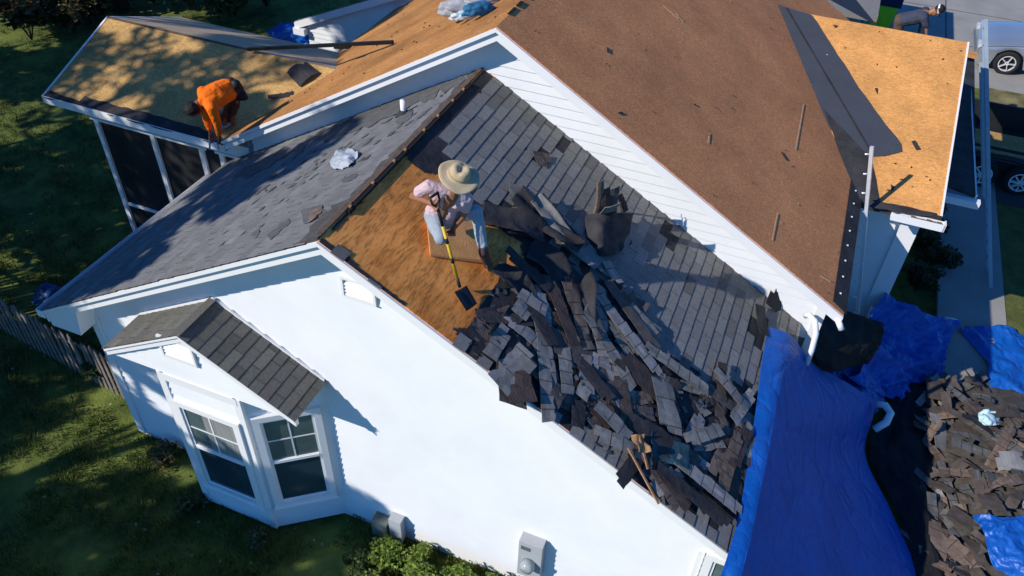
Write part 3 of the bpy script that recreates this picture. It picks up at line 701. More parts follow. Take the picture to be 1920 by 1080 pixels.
# lower felted side roof right of the wing
MB().prism([(6.2, 7.85, -2.38), (6.86, 7.85, -2.50), (6.98, 13.3, -2.50), (6.2, 13.3, -2.38)], (0, 0, -.04)).build('roof', M_felt, H)['label'] = 'narrow black felted side roof'
gb = MB(); gb.box((6.86, 7.85, -2.62), (6.885, 13.3, -2.49)); gb.box((6.3, 7.72, -2.66), (6.95, 7.84, -2.54)); gb.build('gutter', M_trim, H)
MB().box((6.25, 13.0, -2.37), (6.96, 13.25, -2.33)).build('sheathing_scrap', M_osbO, H)
# downspout elbow at the end of the big rake
eb = MB(); q = Vector((4.72, 3.72, -2.62))
eb.tube([(4.66, 3.74, -2.42), (4.70, 3.70, -2.36), (4.78, 3.62, -2.36), (4.84, 3.55, -2.5), (4.86, 3.5, -2.75), (4.86, 3.48, -3.0)], .038, 10)
eb.build('downspout', M_trim, H, True)
eb = MB(); eb.tube([(5.02, 3.6, -2.22), (5.06, 3.54, -2.24), (5.1, 3.52, -2.3)], .04, 8); eb.build('gutter_end', M_trim, H, True)
# ================================================================ LOOSE SHINGLES
nR = Vector((S, 0, 1)).normalized(); nLft = Vector((-S, 0, 1)).normalized()
def strip_mesh(L, Wd, seed, m, bend=.014, ragged=True, slots=True):
    """a torn three-tab strip: grooves between the tabs, torn ends, slight bend; centred on its origin"""
    rnd = random.Random(seed); mb = MB(); xs = [i/max(3, int(L/.07)) for i in range(max(3, int(L/.07))+1)]
    off = rnd.uniform(.1, .25); cuts = []
    x = off
    while x < L-.04: cuts.append(x/L); x += .305/2 if Wd < .2 else .305
    xs = [t for t in xs if all(abs(t-c) > .02 for c in cuts)]
    for c in cuts: xs += [c-.006/L, c+.006/L]
    xs.sort(); nx = len(xs)-1; top = []; bot = []
    k1, k2 = rnd.uniform(-bend, bend), rnd.uniform(-bend, bend); sk0, sk1 = rnd.uniform(-.05, .05), rnd.uniform(-.05, .05)
    nick = rnd.uniform(.2, .8), rnd.uniform(.02, .05)
    for t in xs:
        x = (t-.5)*L; ye = Wd/2+rnd.uniform(-.012, .012) - (nick[1] if abs(t-nick[0]) < .06 and Wd > .2 else 0)
        top.append((x+sk0*(.5-t), ye)); bot.append((x-sk1*(.5-t), -Wd/2+rnd.uniform(-.004, .004)))
    def zz(x, y): return k1*math.cos(x/L*3)*1.2+k2*(x/L)*(y/Wd)*2+.006*noise.noise(Vector((x*9, y*9, seed)))
    V = []; th = .0045; rows = 3
    for r in range(rows+1):
        f = r/rows
        for i in range(nx+1):
            a, b = bot[i], top[i]; x = a[0]+(b[0]-a[0])*f; y = a[1]+(b[1]-a[1])*f; V.append((x, y, zz(x, y)))
    F = []; C = []; tint = rnd.uniform(.8, 1.15); cor = rnd.choice([None, (rows-1, 0), (0, nx-1), (0, 0)])
    for r in range(rows):
        for i in range(nx):
            if (r, i) == cor: continue
            sl_ = any(abs((xs[i]+xs[i+1])/2-c) < .004 for c in cuts)
            if i and any(abs(xs[i]-c-.006/L) < 1e-5 for c in cuts): tint = rnd.uniform(.72, 1.2)
            t = .28 if sl_ else tint
            F.append((r*(nx+1)+i, r*(nx+1)+i+1, (r+1)*(nx+1)+i+1, (r+1)*(nx+1)+i)); C.append((t, t, t*1.01))
    n0 = len(V); VV = V+[(x, y, z-th) for x, y, z in V]; edges = set()
    for f in F:
        for j in range(4): edges.add((f[j], f[(j+1) % 4]))
    k0 = len(mb.v); mb.v += [Vector(v) for v in VV]
    for f, c in zip(F, C): mb.f.append(f); mb.c.append(c); mb.f.append(tuple(i+n0 for i in f[::-1])); mb.c.append((.6, .6, .6))
    for (a, b) in edges:
        if (b, a) not in edges: mb.f.append((b, a, a+n0, b+n0)); mb.c.append((.7, .7, .7))
    mb.c[0] = (tint*.99, tint, tint)
    me_o = mb.build('tmp_', m); me = me_o.data; bpy.data.objects.remove(me_o)
    return me
M_deb = [M_debris, M_debrisb, M_under, M_felt, mat('deep_brown_felt', (.075, .052, .045), .9, .3, 9, .4, 40), mat('light_debris', (.31, .285, .275), .95, .18, 12, .4, 160, attr=True)]
LIB = {}
def lib(kind, size):
    if (kind, size) not in LIB:
        L, Wd = size
        LIB[(kind, size)] = [strip_mesh(L, Wd, 100*kind+int(L*37)+k, M_deb[kind]) for k in range(3)]
    return LIB[(kind, size)]
SZ = [(.92, .15), (.92, .15), (.92, .29), (.62, .15), (.62, .29), (.45, .16), (.32, .15), (.24, .22), (.16, .12), (.75, .13)]
def place(me, loc, ang, nrm, tilt=(0, 0), name='torn_shingle'):
    o = bpy.data.objects.new(name, me); COL.objects.link(o)
    z = Vector(nrm).normalized(); x = Vector((1, 0, 0)); x = (x-z*x.dot(z)).normalized(); y = z.cross(x)
    M = Matrix((x, y, z)).transposed()
    o.matrix_world = Matrix.Translation(loc) @ (M @ Matrix.Rotation(ang, 3, 'Z') @ Matrix.Rotation(tilt[0], 3, 'X') @ Matrix.Rotation(tilt[1], 3, 'Y')).to_4x4()
    return o
GSH = 'torn shingle strips heaped across the dark roof slope'
LAB = ['torn slate grey shingle strip lying in the heap across the dark roof slope', 'torn brown faced shingle strip lying in the heap across the dark roof slope',
       'torn shingle turned black underside up in the heap across the dark roof slope', 'scrap of black felt lying in the heap across the dark roof slope',
       'torn shingle turned dark brown underside up in the heap across the dark roof slope', 'pale grey torn shingle strip lying in the heap across the dark roof slope']
HEAP = [(905, 560), (985, 470), (1080, 500), (1170, 520), (1215, 590), (1240, 660), (1330, 690), (1420, 720), (1415, 790), (1395, 900), (1330, 905), (1240, 930), (1130, 840), (1050, 800), (960, 735), (880, 660)]
def img_ang(u, v, deg, h=.03):
    """angle in the slope frame of a line that runs deg degrees (clockwise from +u) in the photo"""
    a = RS(u, v, h); b = RS(u+10*math.cos(R_(deg)), v+10*math.sin(R_(deg)), h); d = b-a
    x = Vector((1, 0, -S)).normalized(); y = nR.cross(x)
    return math.atan2(d.dot(y), d.dot(x))
rnd = random.Random(42)
# the strips one can single out: (u, v, photo angle, size, kind, lift)
BIG = [(1020, 650, 78, (.92, .15), 0), (1023, 710, 85, (.92, .15), 0), (1082, 585, 72, (.92, .15), 1), (1052, 580, 70, (.92, .15), 4), (1150, 590, 55, (.92, .15), 0), (1190, 640, 52, (.92, .15), 5),
       (1060, 690, 84, (.62, .15), 0), (1120, 620, 75, (.62, .15), 0), (1205, 600, 50, (.45, .16), 0), (935, 640, -58, (.45, .16), 0), (965, 690, -45, (.62, .29), 0), (990, 505, 40, (.62, .15), 3),
       (1130, 490, 40, (.32, .28), 5), (1080, 440, 48, (.92, .15), 0), (1060, 425, 50, (.92, .15), 3), (1150, 510, 60, (.32, .15), 5), (1185, 590, 55, (.92, .15), 2), (1270, 690, 35, (.92, .15), 0), (1330, 730, 35, (.92, .15), 2),
       (1250, 760, 80, (.62, .29), 0), (1395, 760, -55, (.62, .15), 5), (1370, 730, 50, (.62, .15), 0), (1320, 815, -18, (.62, .15), 0), (1150, 790, 45, (.45, .16), 0), (1290, 850, 35, (.62, .15), 5),
       (1240, 900, 60, (.62, .15), 1), (1255, 905, 55, (.62, .15), 4), (1160, 830, 25, (.62, .15), 0), (1330, 910, 38, (.92, .15), 5), (1300, 930, 40, (.92, .15), 3), (1100, 700, 85, (.45, .16), 0), (1165, 740, 70, (.32, .28), 2),
       (1200, 700, 40, (.62, .29), 4), (1010, 600, 60, (.62, .15), 3), (1370, 870, -75, (.92, .15), 1), (1390, 840, -70, (.62, .15), 4), (1350, 860, -70, (.45, .16), 1), (1165, 560, 15, (.32, .15), 4), (1225, 820, 30, (.62, .29), 3),
       (1430, 600, 80, (.45, .16), 3), (1000, 565, 35, (.32, .15), 5), (980, 580, 40, (.24, .2), 0), (1175, 655, 60, (.75, .13), 0), (1100, 560, 70, (.92, .15), 2), (1145, 660, 58, (.92, .15), 0)]
ndeb = 0
for (u, v, a, sz, kd) in BIG:
    h = .065+.008*(ndeb % 6)
    o = place(rnd.choice(lib(kd, sz)), RS(u, v, h), img_ang(u, v, a), nR, (rnd.uniform(-.05, .05), rnd.uniform(-.04, .04)))
    tag(o, LAB[kd], 'shingle' if kd != 3 else 'felt scrap', GSH+(' ' if kd is None else '')); o['group'] = GSH if kd != 3 else 'black felt scraps in the heap on the slope'; ndeb += 1
while ndeb < 175:
    u, v = rnd.uniform(870, 1430), rnd.uniform(450, 960)
    if not inpoly(u, v, HEAP): continue
    dens = 1 if v > 560 else .5
    if rnd.random() > dens: continue
    if math.dist((u, v), (868, 560)) < 85 or (v < 540 and rnd.random() < .5) or (u > 1200 and v < 800 and rnd.random() < .72): continue
    q = RS(u, v, 0)
    if not (.22 < q.y < 3.6 and q.x < 4.35 and .9 < q.x): continue
    kd = rnd.choices([0, 1, 2, 3, 4, 5], [22, 13, 17, 12, 20, 7])[0]; sz = rnd.choices(SZ, [2, 2, 2, 4, 3, 9, 12, 6, 12, 2])[0]
    a = rnd.gauss(62, 38)
    h = .018+rnd.random()*.045
    o = place(rnd.choice(lib(kd, sz)), RS(u, v, h), img_ang(u, v, a), nR, (rnd.gauss(0, .06), rnd.gauss(0, .05)))
    tag(o, LAB[kd], 'shingle' if kd != 3 else 'felt scrap'); o['group'] = GSH if kd != 3 else 'black felt scraps in the heap on the slope'; ndeb += 1
# crumbs of the heap, uncountable
cm = MB()
for k in range(900):
    u, v = rnd.uniform(870, 1430), rnd.uniform(470, 960)
    if not inpoly(u, v, HEAP): continue
    q = RS(u, v, .015+rnd.random()*.05)
    if not (.05 < q.y < 3.7): continue
    a = rnd.uniform(0, 6.28); l = rnd.uniform(.015, .07); d = Vector((math.cos(a), math.sin(a), -S*math.cos(a)+rnd.uniform(-.3, .3)))*l; e = Vector((-math.sin(a), math.cos(a), S*math.sin(a)))*l*rnd.uniform(.3, .8)
    cm.obox(q, d, e, (0, 0, .004))
tag(cm.build('shingle_crumbs', mat('crumbs', (.085, .085, .09), .95, .5, 3, 0)), 'crumbled shingle bits strewn between the torn strips on the slope', 'debris', kind='stuff')
# scattered lone scraps with looks of their own
LONE = [(1018, 298, 5, (.24, .2), 1, 'small brown shingle scrap lying alone on the intact courses above the straw hat'),
        (590, 400, -35, (.32, .15), 1, 'greenish brown shingle scrap lying on the sunny left slope'),
        (1455, 562, 30, (.32, .28), 3, 'crumpled black scrap at the foot of the big gable wall by the tarp'),
        (975, 365, 35, (.32, .15), 0, 'grey shingle strip lying loose just right of the straw hat'),
        (568, 137, 70, (.32, .28), 3, 'black felt sheet lying on the tan plywood behind the orange shirted worker'),
        (525, 178, -25, (.32, .15), 3, 'narrow black felt rag on the plywood right of the orange shirted worker')]
for i, (u, v, a, sz, kd, lb) in enumerate(LONE):
    if i == 1: o = place(lib(kd, sz)[0], LS(u, v, .04), 2.2, nLft, (0, 0))
    elif i in (4, 5):
        pf = Vector((0, -PS, 1)).normalized(); o = place(strip_mesh(.36 if i == 4 else .42, .40 if i == 4 else .1, 900+i, M_felt, .05), PF(u, v, .035), 1.1 if i == 4 else .5, pf, (0, .05))
    else: o = place(lib(kd, sz)[1], RS(u, v, .05 if i != 2 else .12), img_ang(u, v, a), nR, (.1, .1) if i != 2 else (.5, .4))
    tag(o, lb, 'scrap')
# strips standing on edge against the gable wall
bnd = [((1128, 300), (1112, 420), .5, 'tall narrow shingle strip standing on edge by the gable wall, leftmost of the bundle'), ((1138, 315), (1128, 415), .42, 'shingle strip leaning in the standing bundle, next to the leftmost one'),
       ((1152, 318), (1140, 420), .4, 'wide dark strip in the middle of the standing bundle by the gable wall'), ((1165, 325), (1172, 395), .34, 'bent strip at the right of the standing bundle by the gable wall'),
       ((1150, 345), (1135, 410), .5, 'pale scuffed strip at the front of the standing bundle by the gable wall')]
for i, (a, b, hh, lb) in enumerate(bnd):
    mb = MB(); foot = RS(b[0], b[1], .03); top = RS(a[0]-2, a[1]+38, hh+.05); ax_ = top-foot; wd = Vector((.6, .55, .1)).normalized()*(.1 if i in (0, 3) else .2)
    n = 7; V = []
    for r in range(n+1):
        t = r/n; c = foot+ax_*t+Vector((.02*math.sin(t*3+i), .03*math.sin(t*4+i*2), 0)); w2 = wd*(1-.25*t*(i % 2))
        for s_ in (-1, -.3, .4, 1): V.append(c+w2*s_*.5+Vector((0, -.03*(1-s_*s_), .0)))
    F = [(r*4+c, r*4+c+1, r*4+c+5, r*4+c+4) for r in range(n) for c in range(3)]
    mb.add(V, F); o = mb.build('torn_shingle', M_deb[(1, 4, 2, 4, 0)[i]], smooth=False); md = o.modifiers.new('s', 'SOLIDIFY'); md.thickness = .008
    tag(o, lb, 'shingle')
o = sheet('felt_scrap', [[RS(1098, 300+100, .1), RS(1140, 400, .28), RS(1185, 400, .05)], [RS(1100, 440, .03), RS(1130, 450, .22), RS(1180, 430, .03)], [RS(1110, 480, .02), RS(1140, 480, .1), RS(1165, 470, .02)]], M_felt, nu=18, nv=18, amp=.03, sc=5)
tag(o, 'dark folded felt sheet slumped at the foot of the standing bundle', 'felt scrap')
# long curled felt lengths right of the kneeling man
def curl(name, a, b, wd, h, m, lab, cat='felt scrap', seed=0, up=.06):
    pa, pb = RS(*a, h), RS(*b, h); d = (pb-pa); sd = d.cross(nR).normalized(); rows = []
    for i in range(5):
        t = i/4; c = pa+d*t+nR*(.02*math.sin(t*6+seed)); rows.append([c-sd*wd*.5+nR*up*(.6+.4*math.sin(t*5+seed)), c-sd*wd*.2, c+sd*wd*.2+nR*.01, c+sd*wd*.5+nR*up*.5*math.cos(t*4+seed)])
    return tag(sheet(name, rows, m, nu=10, nv=30, amp=.008, sc=6, seed=seed), lab, cat)
curl('shingle_strip', (1000, 375), (1120, 500), .2, .1, M_deb[0], 'long curled shingle length leading from beside the kneeling man into the heap', 'shingle', 1)
curl('felt_strip', (965, 365), (1085, 470), .22, .09, M_felt, 'long black felt length under the curled shingle beside the kneeling man', 'felt strip', 2, .09)
curl('felt_strip', (905, 395), (1020, 440), .3, .05, M_felt, 'black felt flap folded back at the edge of the bare plywood', 'felt strip', 4, .1)
curl('felt_strip', (930, 500), (1000, 560), .22, .05, M_felt, 'black felt flap lying under the kneeling man\'s forward boot', 'felt strip', 5, .09)
curl('felt_strip', (990, 470), (1090, 540), .3, .06, M_felt, 'wide crumpled black felt sheet at the top of the heap', 'felt strip', 6, .13)
curl('felt_strip', (1080, 520), (1110, 640), .22, .07, M_felt, 'upright black felt fold between the brown strips of the heap', 'felt strip', 7, .16)
curl('felt_strip', (925, 640), (965, 590), .2, .05, M_felt, 'ragged black felt flap right of the shovel blade', 'felt strip', 8, .06)
curl('felt_strip', (1220, 830), (1290, 860), .28, .09, mat('teal_sheet', (.02, .06, .085), .7, .2, 6, .3), 'flat teal backed strip in the lower part of the heap', 'felt strip', 9, .02)
# long thin wood slivers
for a, b, lb in (((1178, 840), (1235, 945), 'long thin wooden lath in the lower heap, crossing the wall edge'), ((1198, 815), (1215, 880), 'short brown wooden lath beside the long one in the lower heap')):
    mb = MB(); mb.bar(RS(*a, .13), RS(*b, .05 if b[1] > 900 else .1), .022, .015, nR); tag(mb.build('wood_lath', M_wood), lb, 'lath')
curl('plywood_scrap', (1196, 815), (1205, 850), .14, .12, M_wood, 'torn tan wood veneer standing in the lower heap beside the lath', 'scrap', 3, .05)
# ================================================================ TARPS
def ep(y, dz=0, dx=0): return Vector((WR+dx, y, zf(WR)+dz))
def rp(u, v, h=.03): return RS(u, v, h)
ls_ = [(1440, 613), (1428, 680), (1420, 745), (1408, 830), (1388, 950), (1366, 1035)]
ey = [3.42, 2.75, 2.2, 1.6, .8, .0]
outb = [(1545, 695), (1600, 725), (1640, 762), (1622, 850), (1672, 960), (1722, 1085)]
rows = []
for i in range(6):
    a = rp(*ls_[i], .05); b = ep(ey[i], .045, .01); a2 = a.lerp(b, .6)+Vector((0, 0, .07))
    oz = [-3.7, -4.1, -4.55, -4.75, -5.0, -5.1][i]; u, v = outb[i]; c = plane(u, v, (0, 0, 1), (0, 0, oz))
    m1 = b.lerp(c, .33)+Vector((.02, 0, -.06)); m2 = b.lerp(c, .66)+Vector((0, 0, -.06))
    rows.append([a, a2, b, m1, m2, c])
# extend beyond the front edge
rows.append([r+Vector((-.05, -.55, -.12)) for r in rows[-1]])
tp = sheet('tarp', rows, M_tarp, nu=110, nv=110, amp=.006, sc=1.1, seed=3, th=.003)
tag(tp, 'big blue tarp laid over the roof edge and stretched down to the ground', 'tarp')
q = lambda u, v, z: plane(u, v, (0, 0, 1), (0, 0, z))
tag(sheet('tarp', [[q(1655, 548, -4.0), q(1720, 585, -4.3), q(1785, 605, -4.75)], [q(1630, 620, -4.1), q(1690, 640, -4.5), q(1780, 690, -5.05)], [q(1600, 700, -4.3), q(1680, 720, -4.8), q(1765, 715, -5.1)], [q(1560, 700, -4.25), q(1650, 740, -4.9), q(1712, 755, -5.12)]], M_tarp, nu=80, nv=80, amp=.17, sc=1.3, seed=9), 'crumpled blue tarp heaped below the porch rail', 'tarp')
tag(sheet('tarp', [[q(1540, 690, -4.1), q(1600, 660, -4.4), q(1660, 650, -4.6)], [q(1570, 740, -4.3), q(1610, 720, -4.5), q(1660, 700, -4.8)], [q(1600, 800, -4.6), q(1635, 780, -4.8), q(1655, 750, -5.0)]], M_tarp, nu=46, nv=46, amp=.07, sc=2.2, seed=12), 'folded blue tarp bunched at the upper end of the big tarp', 'tarp')
tag(sheet('tarp', [[q(1795, 612, -5.12), q(1850, 612, -5.12), q(1890, 612, -5.12), q(1960, 650, -5.12)], [q(1850, 680, -5.14), q(1880, 680, -5.12), q(1930, 680, -5.12), q(1980, 720, -5.12)], [q(1850, 700, -5.1), q(1890, 720, -5.05), q(1940, 740, -5.1), q(1990, 780, -5.12)], [q(1860, 740, -5.12), q(1900, 765, -5.1), q(1950, 780, -5.1), q(2000, 860, -5.12)]], M_tarp, nu=60, nv=60, amp=.05, sc=2, seed=15), 'blue tarp spread flat on the path above the debris pile', 'tarp')
tag(sheet('tarp', [[q(1822, 963, -4.6), q(1870, 968, -4.5), q(1940, 968, -4.45)], [q(1845, 1000, -4.6), q(1885, 1010, -4.5), q(1950, 1020, -4.45)], [q(1858, 1050, -4.65), q(1900, 1060, -4.55), q(1960, 1080, -4.5)], [q(1890, 1085, -4.75), q(1930, 1100, -4.65), q(1980, 1120, -4.6)]], M_tarp, nu=50, nv=50, amp=.06, sc=2.2, seed=18), 'blue tarp corner showing below the debris pile', 'tarp')
tag(sheet('tarp', [[q(60, 545, -5.0), q(85, 535, -4.9), q(115, 535, -5.0)], [q(62, 560, -5.0), q(88, 552, -4.8), q(120, 548, -5.0)], [q(70, 585, -5.1), q(95, 580, -5.0), q(118, 575, -5.1)]], mat('dark_blue_tarp', (.01, .05, .16), .5, .2, 4, .3), nu=26, nv=26, amp=.06, sc=4, seed=31), 'small dark blue tarp bundle on the lawn beside the lower left eave', 'tarp')
tag(sheet('tarp', [[q(500, 62, -5.0), q(530, 40, -4.8), q(560, 38, -4.7)], [q(530, 80, -5.1), q(560, 60, -4.7), q(590, 55, -4.6)], [q(560, 90, -5.1), q(585, 85, -5.0), q(600, 80, -5.0)]], M_tarp, nu=30, nv=30, amp=.09, sc=2, seed=21), 'small blue tarp lying in the shade behind the porch roof', 'tarp')
# black sheet hanging at the gap
M_blk = mat('black_sheet', (.012, .012, .014), .75, .4, 3, .4, 8)
tag(sheet('black_sheet', [[q(1512, 592, -2.72), q(1560, 578, -2.85), q(1655, 605, -3.2)], [q(1506, 630, -2.95), q(1570, 640, -3.15), q(1650, 648, -3.5)], [q(1522, 665, -3.3), q(1550, 698, -3.55), q(1625, 680, -3.85)]], M_blk, nu=30, nv=30, amp=.03, sc=3, seed=4), 'matt black sheet draped from the gutter end beside the blue tarp', 'sheet')
tag(sheet('black_sheet', [[q(1640, 800, -5.05), q(1700, 720, -5.1), q(1760, 700, -5.12)], [q(1630, 860, -5.05), q(1700, 860, -5.0), q(1745, 850, -5.1)], [q(1680, 960, -5.08), q(1730, 960, -5.0), q(1750, 980, -5.1)], [q(1720, 1090, -5.1), q(1760, 1090, -5.05), q(1790, 1090, -5.1)]], M_blk, nu=50, nv=50, amp=.05, sc=2.2, seed=6), 'black sheet standing in for the deep shade on the ground between the big tarp and the debris pile', 'sheet')  # deep ground shade put in as a black sheet between tarp and pile
e_ = q(1660, 775, -4.4)
mb = MB(); mb.tube([q(1640, 805, -4.6), q(1662, 792, -4.45), q(1670, 775, -4.4), q(1660, 760, -4.4), q(1645, 758, -4.45)], .055, 10); tag(mb.build('drain_elbow', M_trim, smooth=True), 'curved pale drain elbow lying at the right edge of the big tarp', 'pipe')
mb = MB(); mb.tube([q(1772, 598, -4.8), q(1795, 604, -4.85)], .05, 10); tag(mb.build('drain_pipe', M_trim, smooth=True), 'short pale pipe end at the tip of the crumpled tarp', 'pipe')
# ================================================================ DEBRIS PILE ON THE GROUND
def pile_h(x, y): 
    d = ((x-8.5)/1.35)**2+((y-4.6)/2.3)**2
    return .42*max(0, 1-d)+.05
tm = MB(); N = 36; V = []; F = []
for i in range(N+1):
    for j in range(N+1):
        x = 7.0+2.9*i/N; y = 1.6+5.2*j/N; V.append((x, y, G-.03+pile_h(x, y)*.9+.05*noise.noise(Vector((x*5, y*5, 0)))))
F = [(i*(N+1)+j, (i+1)*(N+1)+j, (i+1)*(N+1)+j+1, i*(N+1)+j+1) for i in range(N) for j in range(N) if ((7.0+2.9*i/N-8.5)/1.35)**2+((1.6+5.2*j/N-4.6)/2.3)**2 < 1.1]
tm.add(V, F); tag(tm.build('rubble', mat('rubble_m', (.07, .062, .055), .95, .5, 6, .8, 20), smooth=True), 'low mound of crushed roofing rubble on the path under the torn shingles', 'rubble', kind='stuff')
k = 0; n = 0
PILE = [(1745, 700), (1810, 700), (1850, 730), (1870, 790), (1930, 800), (1930, 960), (1840, 965), (1870, 1020), (1860, 1090), (1740, 1090), (1735, 1000), (1745, 900), (1735, 800)]
LG = ['grey brown torn shingle lying on the ground pile beside the blue tarps', 'brown torn shingle lying on the ground pile beside the blue tarps', 'dark torn shingle lying on the ground pile beside the blue tarps', 'black felt scrap lying on the ground pile beside the blue tarps', 'dark brown torn shingle lying on the ground pile beside the blue tarps', 'pale grey torn shingle lying on the ground pile beside the blue tarps']
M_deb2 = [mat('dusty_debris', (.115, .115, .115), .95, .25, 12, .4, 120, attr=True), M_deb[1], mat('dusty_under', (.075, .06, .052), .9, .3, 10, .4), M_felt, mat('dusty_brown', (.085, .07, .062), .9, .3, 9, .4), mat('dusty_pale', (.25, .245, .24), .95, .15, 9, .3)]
LIB2 = {}
sz2 = [(.32, .15), (.32, .28), (.18, .16), (.45, .16), (.62, .15), (.92, .15), (.92, .12), (.3, .08), (.14, .1), (.62, .28)]
while n < 145:
    u, v = rnd.uniform(1735, 1930), rnd.uniform(700, 1085)
    if not inpoly(u, v, PILE): continue
    p = q(u, v, G+.2); h = pile_h(p.x, p.y)
    kd = rnd.choices([0, 1, 2, 3, 4, 5], [9, 9, 8, 2, 7, 3])[0]; sz = rnd.choice(sz2)
    if (kd, sz) not in LIB2: LIB2[(kd, sz)] = [strip_mesh(sz[0], sz[1], 555+kd*9+int(sz[0]*50)+j, M_deb2[kd], .04) for j in range(2)]
    o = place(rnd.choice(LIB2[(kd, sz)]), Vector((p.x, p.y, G+h+rnd.random()*.13)), rnd.uniform(0, 6.28), (rnd.gauss(0, .25), rnd.gauss(0, .25), 1), (0, 0))
    tag(o, LG[kd], 'shingle', 'torn shingles on the ground pile'); 
    if kd == 3: tag(o, cat='felt scrap', group='black felt scraps on the ground pile')
    n += 1
tag(sheet('rag', [[q(1838, 770, -4.75), q(1855, 768, -4.68), q(1874, 775, -4.75)], [q(1835, 785, -4.75), q(1852, 785, -4.64), q(1872, 788, -4.75)], [q(1842, 797, -4.75), q(1858, 798, -4.7), q(1870, 797, -4.75)]], mat('pale_rag', (.5, .72, .78), .8, .1, 5, .2), nu=18, nv=18, amp=.03, sc=8, seed=5), 'pale blue white rag on top of the ground debris pile', 'rag')
# ================================================================ LOOSE THINGS ON THE ROOFS
a, b = Vector((-4.86, 5.18, -1.22)), Vector((-2.82, 6.2, -1.06))
a = PF(465, 92, .09); b = BL(737, 79, .05)
mb = MB(); mb.bar(a, b, .05, .05); mb.bar(a+(b-a)*.62+Vector((0, 0, -.03)), a+(b-a)*.72+Vector((0, 0, -.04)), .09, .04)
tag(mb.build('pry_bar', mat('black_iron', (.015, .015, .018), .45, .2, 10, 0, metal=.3)), 'long black bar lying across the porch ridge and the orange slope', 'bar')
p = LS(648, 298, .03)
tag(sheet('plastic_bag', [[LS(622, 300, .03), LS(632, 286, .05), LS(655, 278, .04)], [LS(622, 312, .03), LS(645, 298, .08), LS(672, 288, .04)], [LS(630, 318, .03), LS(655, 310, .05), LS(665, 302, .03)]], mat('clear_plastic', (.42, .46, .52), .25, .1, 5, .2), nu=24, nv=24, amp=.03, sc=7, seed=2), 'crumpled translucent plastic bag on the sunny left slope', 'plastic bag')
sk = thing('roofing_sack', BL(885, 22), 'grey bundle with a blue cloth lying on the orange slope by the ridge', 'sack')
def lump(name, c, rad, rot, m, parent, amp=.12, sc=3, seed=0):
    bm = bmesh.new(); bmesh.ops.create_icosphere(bm, subdivisions=4, radius=1); M = Matrix.Rotation(rot, 3, 'Z')
    for v in bm.verts:
        p = v.co.copy(); d = 1+amp*noise.noise(p*sc+Vector((seed, 0, 0)))+amp*.5*noise.noise(p*sc*2.3)
        if p.z < -.3: p.z = -.3+(p.z+.3)*.2
        v.co = M @ Vector((p.x*rad[0]*d, p.y*rad[1]*d, p.z*rad[2]*d)) + Vector(c)
    mb = MB(); mb.add([v.co.copy() for v in bm.verts], [tuple(v.index for v in f.verts) for f in bm.faces]); bm.free()
    return mb.build(name, m, parent, True)
lump('bundle', BL(880, 14, .12), (.42, .17, .15), .75, mat('sack_grey', (.36, .36, .38), .6, .2, 4, .3, 10), sk, .25, 2.5)
lump('bundle', BL(905, 4, .10), (.3, .12, .1), .75, bpy.data.materials['sack_grey'], sk, .3, 2.5, 3)
lump('cloth', BL(898, 20, .1), (.22, .07, .12), .75, mat('cloth_blue', (.03, .16, .32), .8, .3, 6, .3), sk, .3, 3, 7)
lump('cloth', BL(872, 31, .08), (.2, .05, .08), .75, mat('cloth_pale', (.55, .68, .75), .8, .2, 6, .3), sk, .3, 3, 9)
# ================================================================ LADDERS
def ladder(base, top, width_dir, wd, lab, m, ext=False):
    base, top = Vector(base), Vector(top); d = top-base; L = d.length; wv = Vector(width_dir); wv = (wv-d*(wv.dot(d)/d.dot(d))).normalized()
    nrm = d.cross(wv).normalized(); t = thing('ladder', base, lab, 'ladder')
    for s_ in (0, 1):
        mb = MB(); o0 = base+wv*wd*s_ - wv*.015; mb.obox(o0-nrm*.032, d, wv*.026, nrm*.064); mb.build('rail', m, t)
    n = int(L/.305)
    for i in range(1, n+1):
        c = base+d*(i*.305/L)-d.normalized()*.1; mb = MB(); mb.tube([c, c+wv*wd], .016, 8); mb.build('rung', m, t, True)
    if ext:
        for s_ in (0, 1):
            mb = MB(); o0 = base+wv*(wd*s_+(.04 if s_ == 0 else -.04))-wv*.012+nrm*.06+d*.35; mb.obox(o0-nrm*.03, d*.5, wv*.024, nrm*.06); mb.build('rail', m, t)
    return t
lb_ = q(1598, 700, G); lt_ = q(1635, 275, -1.15)
rl = thing('one_rail_ladder', lb_, 'ladder standing at the brown roof eave, reduced to one bright metal rail with rung stubs', 'rail')  # edge-on ladder, built as one rail with stubs to thin its cast shadow
dr = lt_-lb_; ur = dr.normalized(); mb = MB(); mb.bar(lb_, lt_, .045, .05); mb.build('rail', M_alu, rl)
for i in range(int(dr.length/.31)):
    c = lt_-ur*(.12+i*.31); mb = MB(); mb.tube([c, c+Vector((-.085, -.03, 0))], .013, 8); mb.build('rung_stub', M_alu, rl, True)
lb2 = q(1858, 540, G+.05); lt2 = q(1848, 36, -.9)
ladder(lb2, lt2, Vector((-.05, 1, 0)), .42, 'grey extension ladder standing over the path by the side roof', mat('dull_ladder', (.30, .36, .42), .5, .1, 8, 0, metal=.4), True)
